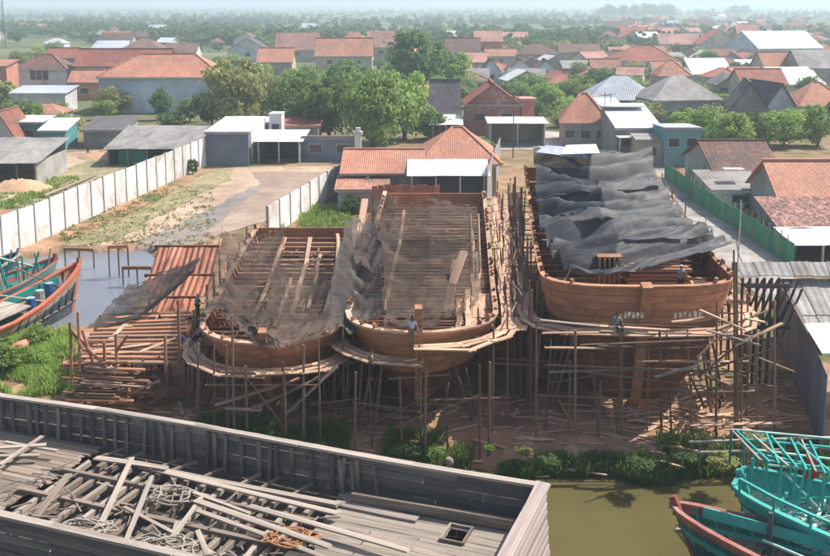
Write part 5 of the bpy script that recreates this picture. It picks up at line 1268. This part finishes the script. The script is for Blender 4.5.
# short cross pieces between the beams
for i in range(16):
    a = RND.uniform(9.8, 23); b = RND.uniform(3, 10.4); wbar('batten', RND.choice((grey_wood, white_wood)), old, L_(a, b, DZ+.02), L_(a+RND.uniform(.7, 1.5), b+jit(.1), DZ+.02), .12, .12)
rope_m = mat('pale_rope', (.44, .39, .32), (.31, .27, .22), rand=.1, bump=0)
rope_o = mat('orange_rope', (.52, .28, .14), (.40, .2, .1), rand=.1, bump=0)
def rope_heap(a, b, r, n, m, label, seed, h=.5, z=None):
    rr = random.Random(seed); c = L_(a, b, (DZ+.4) if z is None else z); pts = []; th = 0
    for i in range(n):
        th += rr.uniform(.35, .9); q = r*(.35+.65*rr.random()) if i % 7 else r*1.1
        pts.append(c+Vector((math.cos(th)*q*1.3+.25*rr.uniform(-1, 1), math.sin(th)*q, rr.random()*h*(1.1-q/r*.7))))
    mb = MB(); sm = []
    for i in range(len(pts)-3):
        for k in range(3):
            t = k/3; p0, p1, p2, p3 = pts[i:i+4]; sm.append(.5*((2*p1)+(-p0+p2)*t+(2*p0-5*p1+4*p2-p3)*t*t+(-p0+3*p1-3*p2+p3)*t**3))
    mb.tube(sm, .042, 5); return tag(wmesh('rope_heap', mb, m, smooth=True), label, 'rope')
rope_heap(18.3, 8.4, 1.0, 110, rope_m, 'tangled pale rope heap at the left end of the near side of the open beams', 1)
rope_heap(14.2, 8.6, 1.2, 130, rope_m, 'biggest tangled pale rope heap on the near side of the open beams', 2)
rope_heap(11.2, 8.8, 1.0, 120, rope_m, 'tangled pale rope heap right of the biggest rope heap', 3)
rope_heap(16.4, 4.3, .8, 70, rope_m, 'small loose coil of rope hanging among the far beams of the old ship', 4)
rope_heap(9.6, 5.6, .8, 90, rope_o, 'small orange-brown rope heap beside the planked deck', 5, .3)
rope_heap(27.5, 8.4, .7, 70, rope_o, 'reddish rope and cloth heap at the left near edge of the old ship', 6, .3)

# ------------------------------------------------------------------ fishing boats
teal = mat('teal_paint', (.03, .40, .34), (.025, .31, .28), (.10, .36, .31), scale=.8, rand=.1, rough=.5, bump=.15)
teal_d = mat('dark_teal_paint', (.02, .13, .14), (.015, .10, .11), (.06, .12, .12), scale=.8, rand=.1, rough=.5, bump=.15)
mint = mat('mint_deck', (.44, .62, .54), (.34, .53, .46), (.30, .40, .36), scale=.8, rand=.08, rough=.6)
redbrown = mat('redbrown_paint', (.36, .12, .09), (.28, .09, .07), (.4, .22, .17), scale=.8, rand=.1, rough=.55)
orange_p = mat('orange_paint', (.72, .20, .11), (.62, .17, .09), (.5, .24, .17), scale=.8, rand=.08, rough=.55)
black_p = mat('dark_boat_paint', (.07, .085, .11), (.05, .06, .08), (.13, .13, .14), scale=.8, rand=.1)
blue_p = mat('blue_plastic', (.06, .2, .5), rand=.1, rough=.4, bump=0)
red_p = mat('red_cloth', (.55, .04, .05), rand=.1, bump=0)
def boat(tip, axis, Ln, Bm, zr, label, hm, railm, deckm, inner, deckz=.35, bowup=1.2, square=0.0, stripes=(), name='fishing_boat'):
    """tip: bow tip (x, y); axis: direction from bow to stern"""
    ax = Vector((axis[0], axis[1], 0)).normalized(); pr = Vector((-ax.y, ax.x, 0)); t = thing(name, label, 'boat', (tip.x+ax.x*Ln/2, tip.y+ax.y*Ln/2, 0))
    ss = [0, .03, .07, .12, .2, .3, .45, .6, .8, 1]
    hw = lambda s: Bm/2*(square+(1-square)*min(1, (s/.42))**.62)*(1-.15*max(0, s-.6)/.4)
    zt = lambda s: zr+bowup*(max(0, 1-s/.5))**2
    def pt(s, sd, v, o=0):  # v 0 bottom..1 rim
        w = (hw(s)*(.45+.55*v)+o)*sd; return Vector((tip.x, tip.y, 0))+ax*(s*Ln+(1-v)*1.6*(1-s))+pr*w+Vector((0, 0, -1.6+(zt(s)+1.6)*v))
    for sd in (-1, 1):
        for k in range(8):
            v0, v1 = k/8, (k+1)/8-.01; b = MB()
            for s in ss: b.v += [tuple(pt(s, sd, v, o)) for v, o in ((v0, .03), (v1, .03), (v1, -.05), (v0, -.05))]
            for i in range(len(ss)-1):
                for j in range(4): q = i*4; b.f.append((q+j, q+4+j, q+4+(j+1) % 4, q+(j+1) % 4))
            wmesh('hull_plank', b, dict(stripes).get(k, hm), t)
        b = MB()
        for s in ss: p = pt(s, sd, 1, .10); q = pt(s, sd, 1, -.18); b.v += [tuple(p), tuple(p+Vector((0, 0, .12))), tuple(q+Vector((0, 0, .12))), tuple(q)]
        for i in range(len(ss)-1):
            for j in range(4): q = i*4; b.f.append((q+j, q+4+j, q+4+(j+1) % 4, q+(j+1) % 4))
        wmesh('rail', b, railm, t)
        for s in [x*.05+.06 for x in range(18)]: p = pt(s, sd, 1, -.12); q = pt(s, sd, .75, -.1); wbar('stanchion', inner, t, Vector((q.x, q.y, deckz)), p, .12, .1)
    # deck planks run across, cut to the boat's width
    n = int(Ln/.42)
    for i in range(1, n):
        s = i/n; a = pt(s, -1, 1, -.2); c = pt(s, 1, 1, -.2); a.z = c.z = deckz+.5*max(0, .4-s); o = ax*0
        k = (zt(s)-deckz)/(zt(s)+1.6); a = a.lerp(c, .06); c = c.lerp(a, .06)
        wbar('deck_plank', deckm, t, Vector((a.x, a.y, a.z)), Vector((c.x, c.y, c.z)), .40, .07)
    if square: 
        a = pt(0, -1, 1); c = pt(0, 1, 1); wbar('bow_board', railm, t, a, c, .2, .3)
        for k in range(5): v = .2+k*.18; wbar('bow_plank', hm, t, pt(0, -1, v), pt(0, 1, v), .1, .36)
    wbar('stem', railm, t, pt(0, 1, .15) if not square else (pt(0, 1, .1)+pt(0, -1, .1))/2, (pt(0, 1, 1)+pt(0, -1, 1))/2+Vector((0, 0, .45)), .28, .3)
    return t, pt, ax, pr
# right foreground pair
tp = P(672, 509, 1.2)
t, pt, ax, pr = boat(tp, (.80, -.55), 15, 4.2, .9, 'teal boat with a red-brown bow rail and grey deck at the lower right', teal_d, redbrown, grey_wood, teal, .1, .5, .05, ((5, teal), (7, redbrown)))
wbar('inner_plank', teal, t, pt(.08, 1, .97, -.22), pt(.75, 1, .97, -.22), .1, .5)
wpole('bollard', black_p, t, pt(.26, 1, .7, -.9), pt(.26, 1, .7, -.9)+Vector((0, 0, 1.9)), .14)
wbar('hatch', mint, t, pt(.5, 1, .6, -1.4), pt(.62, 1, .6, -1.4), 1.2, .5)
tp = P(738, 486, 1.6)
t, pt, ax, pr = boat(tp, (.86, -.50), 18, 6.4, 1.3, 'bright teal fishing boat with a mint deck and double rails at the lower right corner', teal, teal, mint, teal, .35, .7, .34, ((3, teal_d), (5, mint)))
for sd in (-1, 1):
    prev = None
    for i in range(10):
        p = pt(.02+i*.09, sd, 1, .1)+Vector((0, 0, .75)); q = pt(.02+i*.09, sd, 1, 0)
        wbar('rail_post', teal, t, q, p, .1, .1)
        if prev is not None: wbar('upper_rail', teal, t, prev, p, .16, .1)
        prev = p
wbar('cabin', mint, t, pt(.55, 0, .7), pt(.85, 0, .7)+Vector((0, 0, .3)), 2.2, 1.4); wbar('cabin_roof', teal, t, pt(.52, 0, .7)+Vector((0, 0, .9)), pt(.88, 0, .7)+Vector((0, 0, 1.2)), 2.6, .12)
wbar('net_roller', grey_wood, t, pt(.36, -.7, .9), pt(.46, -.7, .9), .5, .5)
for i in range(9): wbar('thwart', mint if i % 2 else teal, t, pt(.1+i*.09, -1, .86, -.3), pt(.1+i*.09, 1, .86, -.3), .16, .08)
for i in range(5): p = pt(.18+i*.14, (-.8, .8)[i % 2], .85); wpole('bollard', redbrown if i % 2 else black_p, t, p, p+Vector((0, 0, 1.1)), .11)
wbar('engine_box', white_wood, t, pt(.25, 0, .75), pt(.33, 0, .75), 1.0, .7)
for i, (s, l, dx) in enumerate(((.12, 4.5, .3), (.3, 6, -.4), (.45, 5, .8), (.2, 3.5, -.8))): p = pt(s, .4 if i % 2 else -.5, .7); wpole('rod', mint if i % 2 else teal, t, p, p+Vector((dx*2.4, .6, l*.55)), .06)
wpole('boom', teal, t, pt(.1, 1, 1, 0)+Vector((0, 0, .6)), pt(.8, 1, 1, 0)+Vector((0, 0, 1.6)), .09); wpole('boom', mint, t, pt(.05, 1, 1, .3)+Vector((0, 0, .2)), pt(.6, 1, 1, .5)+Vector((0, 0, 1.2)), .06)
b = MB(); p = pt(.14, 1, 1, -.3); b.slab([p, p+Vector((.7, .1, .1)), p+Vector((.9, .2, 1.0)), p+Vector((.25, .1, 1.1))], .03)
tag(wmesh('red_cloth', b, red_p), 'red cloth hanging on the far rail of the bright teal boat', 'cloth')
for i, (s, sd, c, nm) in enumerate(((.38, .5, white_wood, 'whitish fish crate on the mint deck'), (.44, .1, blue_p, 'blue plastic drum on the mint deck'), (.5, .62, redbrown, 'red-brown crate beside the cabin of the teal boat'))):
    p = pt(s, sd, .62); o = thing('crate' if i != 1 else 'drum', nm, 'crate' if i != 1 else 'drum', p)
    if i == 1: wpole('shell', c, o, p+Vector((0, 0, 0)), p+Vector((0, 0, .9)), .32, 1.0); wpole('lid', mint, o, p+Vector((0, 0, .9)), p+Vector((0, 0, .97)), .28, 1.0)
    else:
        wbar('bottom', c, o, p+Vector((-.4, 0, .05)), p+Vector((.4, 0, .05)), .55, .06)
        for dy in (-.27, .27): wbar('side', c, o, p+Vector((-.4, dy, .25)), p+Vector((.4, dy, .25)), .04, .4)
        for dx in (-.4, .4): wbar('side', c, o, p+Vector((dx, -.25, .25)), p+Vector((dx, .25, .25)), .04, .4)
for (s_, sd_, r_, m_, lb) in ((.2, .3, .8, mat('green_net', (.06, .25, .20), rand=0, bump=0), 'green fishing net piled in the bow of the bright teal boat'), (.62, -.5, .7, mat('blue_net', (.10, .22, .40), rand=0, bump=0), 'blue fishing net piled by the cabin of the bright teal boat')):
    p = pt(s_, sd_, .7); rr = random.Random(int(s_*50)); pts = []
    for i in range(90): an = i*.6+rr.random(); q = r_*math.sqrt(rr.random()); pts.append(p+Vector((math.cos(an)*q, math.sin(an)*q, (1-q/r_)*.6*rr.random()+.05)))
    b = MB(); b.tube(pts, .05, 5); tag(wmesh('fishing_net', b, m_, smooth=True), lb, 'net')
# left boats in the inlet
tp = P(80, 272, 2.4)
t, pt, ax, pr = boat(tp, (-.36, -.93), 22, 4.6, 1.3, 'dark boat with a thick orange-red bow rail, in the inlet at the left', black_p, orange_p, grey_wood, teal_d, .3, 1.9, 0, ((6, white_wood), (7, orange_p)))
wbar('cabin', teal_d, t, pt(.34, 0, .7), pt(.5, 0, .7), 2.0, 1.5); wbar('cabin_roof', white_wood, t, pt(.32, 0, .9)+Vector((0, 0, .5)), pt(.52, 0, .9)+Vector((0, 0, .5)), 2.6, .1)
for i in range(7): p = pt(.1+i*.1, .6, .8); wpole('rod', white_wood if i % 2 else grey_wood, t, p, p+Vector((-3.5+jit(1), -2+jit(2), 1.2+RND.random())), .07)
wbar('inner_board', teal, t, pt(.08, -1, .9, -.2), pt(.3, -1, .95, -.2), .1, .6)
for i, s in enumerate((.14, .2, .26)):
    p = pt(s, .2*(i-1), .75); o = thing('drum', ('blue drum nearest the orange bow', 'pale drum in the middle of the bow of the orange-railed boat', 'second blue drum behind the pale drum')[i], 'drum', p); wpole('shell', (blue_p, white_wood, blue_p)[i], o, p, p+Vector((0, 0, 1.0)), .38, 1.0); wpole('lid', mint, o, p+Vector((0, 0, 1.0)), p+Vector((0, 0, 1.06)), .33, 1.0)
tp = P(56, 262, 1.8)
t, pt, ax, pr = boat(tp, (-.45, -.9), 20, 4.6, 1.2, 'teal boat with bundles of upright rods behind the orange-railed boat', teal, redbrown, grey_wood, teal, .3, .9, .1, ((6, redbrown),))
for i in range(16): p = pt(.05+i*.035, RND.uniform(-.8, .8), .8); wpole('rod', teal if i % 4 else white_wood, t, p, p+Vector((jit(.8), jit(.6), RND.uniform(2.0, 3.4))), .09)
wbar('cabin', teal, t, pt(.45, 0, .8), pt(.62, 0, .8), 2.2, 1.8); wbar('cabin_roof', white_wood, t, pt(.43, 0, 1)+Vector((0, 0, .9)), pt(.64, 0, 1)+Vector((0, 0, .9)), 2.8, .1)
wpole('boom', mint, t, pt(.1, 0, 1), pt(.5, 0, 1)+Vector((-1.5, 0, 4.5)), .10)
tp = P(20, 258, 1.6)
t, pt, ax, pr = boat(tp, (-.5, -.87), 18, 4.4, 1.2, 'teal and white boat with a dark mast at the left edge below the white wall', teal_d, white_wood, grey_wood, teal, .3, .9, .1, ((5, teal),))
wpole('mast', dark_wood, t, pt(.2, 0, .7), pt(.2, 0, .7)+Vector((0, 0, 5)), .1); wbar('cabin', white_wood, t, pt(.3, 0, .8), pt(.45, 0, .8), 2, 1.6); wpole('boom', mint, t, pt(.2, 0, .7)+Vector((0, 0, 4.5)), pt(.7, 0, 1), .07)
o = tag(wmesh('float', (lambda b: (b.tube([P(8, 352, .35), P(20, 347, .4), P(30, 341, .45)], [.3, .42, .25], 10), b)[1])(MB()), orange_p, smooth=True), 'orange float lying on the grass of the left bank', 'float')
# small boulders, rubbish on the bank
o = tag(wmesh('buoy', (lambda b: (b.tube([P(448, 462, -.9), P(449, 462, -.65), P(450, 462, -.4)], [.12, .28, .12], 10), b)[1])(MB()), white_wood, smooth=True), 'small pale float at the edge of the water below the middle hull', 'float')

# ------------------------------------------------------------------ people
skin_m = mat('skin', (.30, .16, .10), rand=.1, bump=0); hair_m = mat('hair', (.02, .017, .015), rand=0, bump=0)
CL = {k: mat('cloth_'+k, c, rand=.05, bump=.1) for k, c in dict(white=(.75, .74, .72), red=(.5, .04, .05), dark=(.045, .045, .055), blue=(.08, .14, .32), khaki=(.3, .24, .15), grey=(.28, .28, .29), orange=(.6, .22, .08)).items()}
def skinmesh(name, pts, edges, rad, m, par, root=0):
    me = bpy.data.meshes.new(name); me.from_pydata([tuple(p) for p in pts], edges, []); me.materials.append(m)
    o = link(name, me, par); md = o.modifiers.new('skin', 'SKIN'); md.use_smooth_shade = True
    for i, r in enumerate(rad): v = me.skin_vertices[0].data[i]; v.radius = r if isinstance(r, tuple) else (r, r); v.use_root = (i == root)
    s = o.modifiers.new('sub', 'SUBSURF'); s.levels = 1; s.render_levels = 1; return o
def person(loc, rz, label, shirt, trousers, pose='stand', hat=None):
    t = thing('person', label, 'person', loc, rz); V3 = Vector
    bend_ = {'stand': 0.05, 'bend': .95, 'sit': .15, 'crouch': .45}[pose]; hz = {'stand': .92, 'bend': .88, 'sit': .25, 'crouch': .38}[pose]
    hip = V3((0, 0, hz)); f = V3((0, -math.sin(bend_), math.cos(bend_)))
    chest = hip+f*.34; neck = hip+f*.54; head = hip+f*.68; top = hip+f*.80
    if pose == 'stand': kn = [V3((s*.11, -.03-.08*(s > 0), .48)) for s in (-1, 1)]; an = [V3((s*.12, .04*s, .07)) for s in (-1, 1)]
    elif pose == 'bend': kn = [V3((s*.13, -.06, .47)) for s in (-1, 1)]; an = [V3((s*.14, .02, .07)) for s in (-1, 1)]
    elif pose == 'sit': kn = [V3((s*.15, -.42, .33)) for s in (-1, 1)]; an = [V3((s*.15, -.5, -.08)) for s in (-1, 1)]
    else: kn = [V3((s*.18, -.36, .50)) for s in (-1, 1)]; an = [V3((s*.16, -.12, .07)) for s in (-1, 1)]
    sh = [chest+f*.13+V3((s*.19, 0, 0)) for s in (-1, 1)]
    el = [s_+V3((sg*.08, -.08-.1*bend_, -.27)) for sg, s_ in zip((-1, 1), sh)]; wr = [e+V3((-sg*.02, -.2, -.10-.1*bend_)) for sg, e in zip((-1, 1), el)]; ha = [w_+V3((0, -.08, -.04)) for w_ in wr]
    pts = [hip, chest, neck, head, top]+sh+el+wr+ha+[hip+V3((s*.09, 0, -.03)) for s in (-1, 1)]+kn+an+[a+V3((0, -.14, -.04)) for a in an]
    ed = [(0, 1), (1, 2), (2, 3), (3, 4), (1, 5), (1, 6), (5, 7), (6, 8), (7, 9), (8, 10), (9, 11), (10, 12), (0, 13), (0, 14), (13, 15), (14, 16), (15, 17), (16, 18), (17, 19), (18, 20)]
    rad = [(.14, .11), (.15, .11), .055, .095, .07, .06, .06, .045, .045, .032, .032, .04, .04, .09, .09, .06, .06, .042, .042, .045, .045]
    skinmesh('body', pts, ed, rad, skin_m, t)
    skinmesh('shirt', [hip+f*.02, chest, chest+f*.14]+sh+[s_.lerp(e, .75) for s_, e in zip(sh, el)], [(0, 1), (1, 2), (1, 3), (1, 4), (3, 5), (4, 6)], [(.165, .13), (.175, .135), .09, .08, .08, .065, .065], shirt, t)
    skinmesh('trousers', [hip+f*.04, pts[13], pts[14]]+kn+[k.lerp(a, .75) for k, a in zip(kn, an)], [(0, 1), (0, 2), (1, 3), (2, 4), (3, 5), (4, 6)], [(.155, .125), .11, .11, .078, .078, .06, .06], trousers, t)
    skinmesh('hat' if hat else 'hair', [head+f*.03+V3((0, .02, 0)), top+f*.02], [(0, 1)], [.105 if not hat else .13, .085], hat or hair_m, t)
    return t
def at(px, py, Y): return Q(px, py, Y)
person(P(412, 346, 5.5), .2, 'worker in a white shirt standing at the stem of the middle hull', CL['white'], CL['khaki'])
person(at(371, 380, 52.3), 1.6, 'worker in dark clothes standing on the walkway at the left of the middle bow', CL['khaki'], CL['dark'])
person(Q(164, 372, 58.2), -.6, 'worker in a red shirt crouching by the unfinished frame', CL['red'], CL['dark'], 'crouch')
person(Q(195, 352, 58.5), .8, 'worker in black bending on the left walkway of the smaller hull', CL['dark'], CL['dark'], 'bend')
person(Q(182, 358, 58.8), -.4, 'worker in a blue shirt standing left of the one in black', CL['blue'], CL['grey'])
person(Q(159, 332, 65.5), .4, 'worker in a white shirt bending over the planks of the unfinished frame', CL['white'], CL['dark'], 'bend')
person(Q(198, 318, 65), 2.2, 'worker with a white cap standing beside the rusty shelter', CL['grey'], CL['dark'], 'stand', CL['white'])
person(Q(616, 330, 53.2), 0.3, 'worker in a pale shirt sitting on the bow scaffold of the largest hull', CL['grey'], CL['dark'], 'sit')
person(Q(680, 293, 57.5), .3, 'worker with a white cap standing at the stem of the largest hull', CL['grey'], CL['dark'], 'stand', CL['white'])
person(Q(717, 412, 54.5), .5, 'worker in an orange-brown shirt standing under the right side of the largest hull', CL['orange'], CL['dark'])
person(P(88, 155, 0), .5, 'person in dark clothes standing on the sandy yard before the long shed', CL['dark'], CL['dark'])

# ------------------------------------------------------------------ weeds and grass
def weeds(name, areas, n, hgt, m, seed, wid=.05):
    r = np.random.RandomState(seed); vs = []
    for (x0, x1, y0, y1) in areas:
        for i in range(n):
            p = P(r.uniform(x0, x1), r.uniform(y0, y1), -.3); zz = gz(p.x, p.y)
            if zz < -1.28 or mnoise.noise(Vector((p.x*.5, p.y*.5, seed))) < -.22: continue
            for k in range(4):
                a = r.uniform(0, 6.28); h = hgt*r.uniform(.4, 1.2); d = np.array([math.cos(a), math.sin(a), 0]); o = np.array([p.x+r.uniform(-.2, .2), p.y+r.uniform(-.2, .2), zz]); s = np.array([-d[1], d[0], 0])*wid*r.uniform(.6, 1.4)
                tip = o+d*h*r.uniform(.2, .7)+np.array([0, 0, h]); vs += [o-s, o+s, tip+s*.3, tip-s*.3]
    tag(link(name, np_mesh(name, np.array(vs), m)), kind='stuff')
weeds('bank_grass', [(-10, 75, 335, 400), (-10, 60, 345, 380)], 2200, .55, LEAF['bright'], 1)
weeds('waterside_weeds', [(245, 345, 436, 466), (385, 470, 440, 470), (660, 830, 445, 480), (520, 690, 456, 482), (200, 260, 432, 460)], 2200, .75, LEAF['mid'], 2)
weeds('yard_grass', [(60, 215, 188, 248)], 1500, .22, LEAF['olive'], 3, .09)
weeds('grass_strip', [(300, 350, 210, 240)], 1200, .6, LEAF['bright'], 4, .12)
weeds('field_grass', [(480, 620, 88, 118)], 1800, 1.2, LEAF['bright'], 5, .4)
weeds('far_yard_grass', [(0, 110, 180, 212)], 1500, .4, LEAF['bright'], 6, .12)

# driftwood and offcuts strewn over the mud under the hulls
bs = MB()
for i in range(420):
    p = P(RND.uniform(170, 780), RND.uniform(398, 458), 0); p.z = gz(p.x, p.y)+.06
    an = RND.uniform(-.6, .6) if RND.random() < .6 else RND.uniform(0, 3.1); l = RND.uniform(.3, 2.4); bs.bar(p, p+Vector((math.cos(an)*l, math.sin(an)*l, jit(.12))), RND.uniform(.06, .2), .05)
tag(wmesh('wood_offcuts', bs, pale_wood), kind='stuff')
bs = MB()
for i in range(500):
    k = RND.randrange(3); h = (hB, hC, hD)[k]; s = RND.uniform(.08, .85); f = RND.uniform(-.8, .8); z = h.sheer(s)-(1.1 if k == 2 else .6)+.16
    p = Vector((h.x0+(h.x1-h.x0)*s+f*h.half(s), h.y0+s*h.L, z)); an = RND.choice((0, 0, 1.5))+jit(.4); l = RND.uniform(.3, 1.8); bs.bar(p, p+Vector((math.cos(an)*l, math.sin(an)*l, jit(.08))), RND.uniform(.05, .16), .05)
tag(wmesh('deck_scraps', bs, aged_wood), kind='stuff')
# props and ledgers hidden in the gloom under each hull
for h, lab in ((hB, 'forest of props and cross pieces under the smaller hull'), (hC, 'forest of props and cross pieces under the middle hull'), (hD, 'forest of props and cross pieces under the largest hull')):
    t = thing('shoring', lab, 'scaffold', (h.x0, h.y0+4, 0))
    for i in range(34):
        sd = RND.choice((-1, 1)); s = RND.uniform(.02, .5); p = h.pt(s, RND.uniform(.25, .8), sd, .15); q = Vector((p.x+sd*RND.uniform(.3, 1.6), p.y-RND.uniform(-.3, 1.2), gz(p.x, p.y)-.3)); wpole('prop', RND.choice((pole_wood, aged_wood)), t, q, p, .09)
    for i in range(16):
        sd = RND.choice((-1, 1)); s = RND.uniform(.0, .4); p = h.pt(s, .6, sd, .9); z = RND.uniform(.5, 3.6); wpole('rail_pole', pole_wood, t, (p.x, p.y, z), (p.x+RND.uniform(1, 3.5), p.y+jit(.5), z+jit(.5)), .06)

weeds('waterline_weeds', [(500, 560, 458, 474), (520, 700, 464, 477), (600, 700, 458, 474), (540, 620, 452, 470)], 2600, .5, LEAF['dark'], 7, .06)
# upper works of the bright teal boat
t2 = [o for o in COL.objects if o.get('label', '').startswith('bright teal fishing boat')][0]
r8 = random.Random(12)
for i in range(7):
    for sd in (-1, 1):
        p = P(745+i*14, 486+i*3, 1.2)+Vector((0, 1.6*sd+.8, 0)); wbar('awning_post', teal, t2, p, p+Vector((0, 0, 1.7+.2*r8.random())), .1, .1)
for k in range(4): p = P(748, 486, 1.2)+Vector((0, -.8+k*1.1, 1.75)); wbar('awning_rail', mint if k % 2 else teal, t2, p, p+Vector((5.4, -1.6+jit(.3), .1)), .12, .08)
for k in range(9): p = P(752+k*9, 488+k*2, 1.2); wbar('awning_slat', teal if k % 3 else white_wood, t2, p+Vector((0, -.9, 1.85)), p+Vector((jit(.6), 2.4, 1.9)), .09, .07)
for k in range(10): p = P(r8.uniform(750, 828), r8.uniform(492, 545), .9); an = r8.uniform(-1.2, .6); L = r8.uniform(1, 3); wbar('loose_pole', r8.choice((mint, teal, white_wood, teal_d)), t2, p, p+Vector((math.cos(an)*L, math.sin(an)*L, r8.uniform(0, .8))), .09, .09)
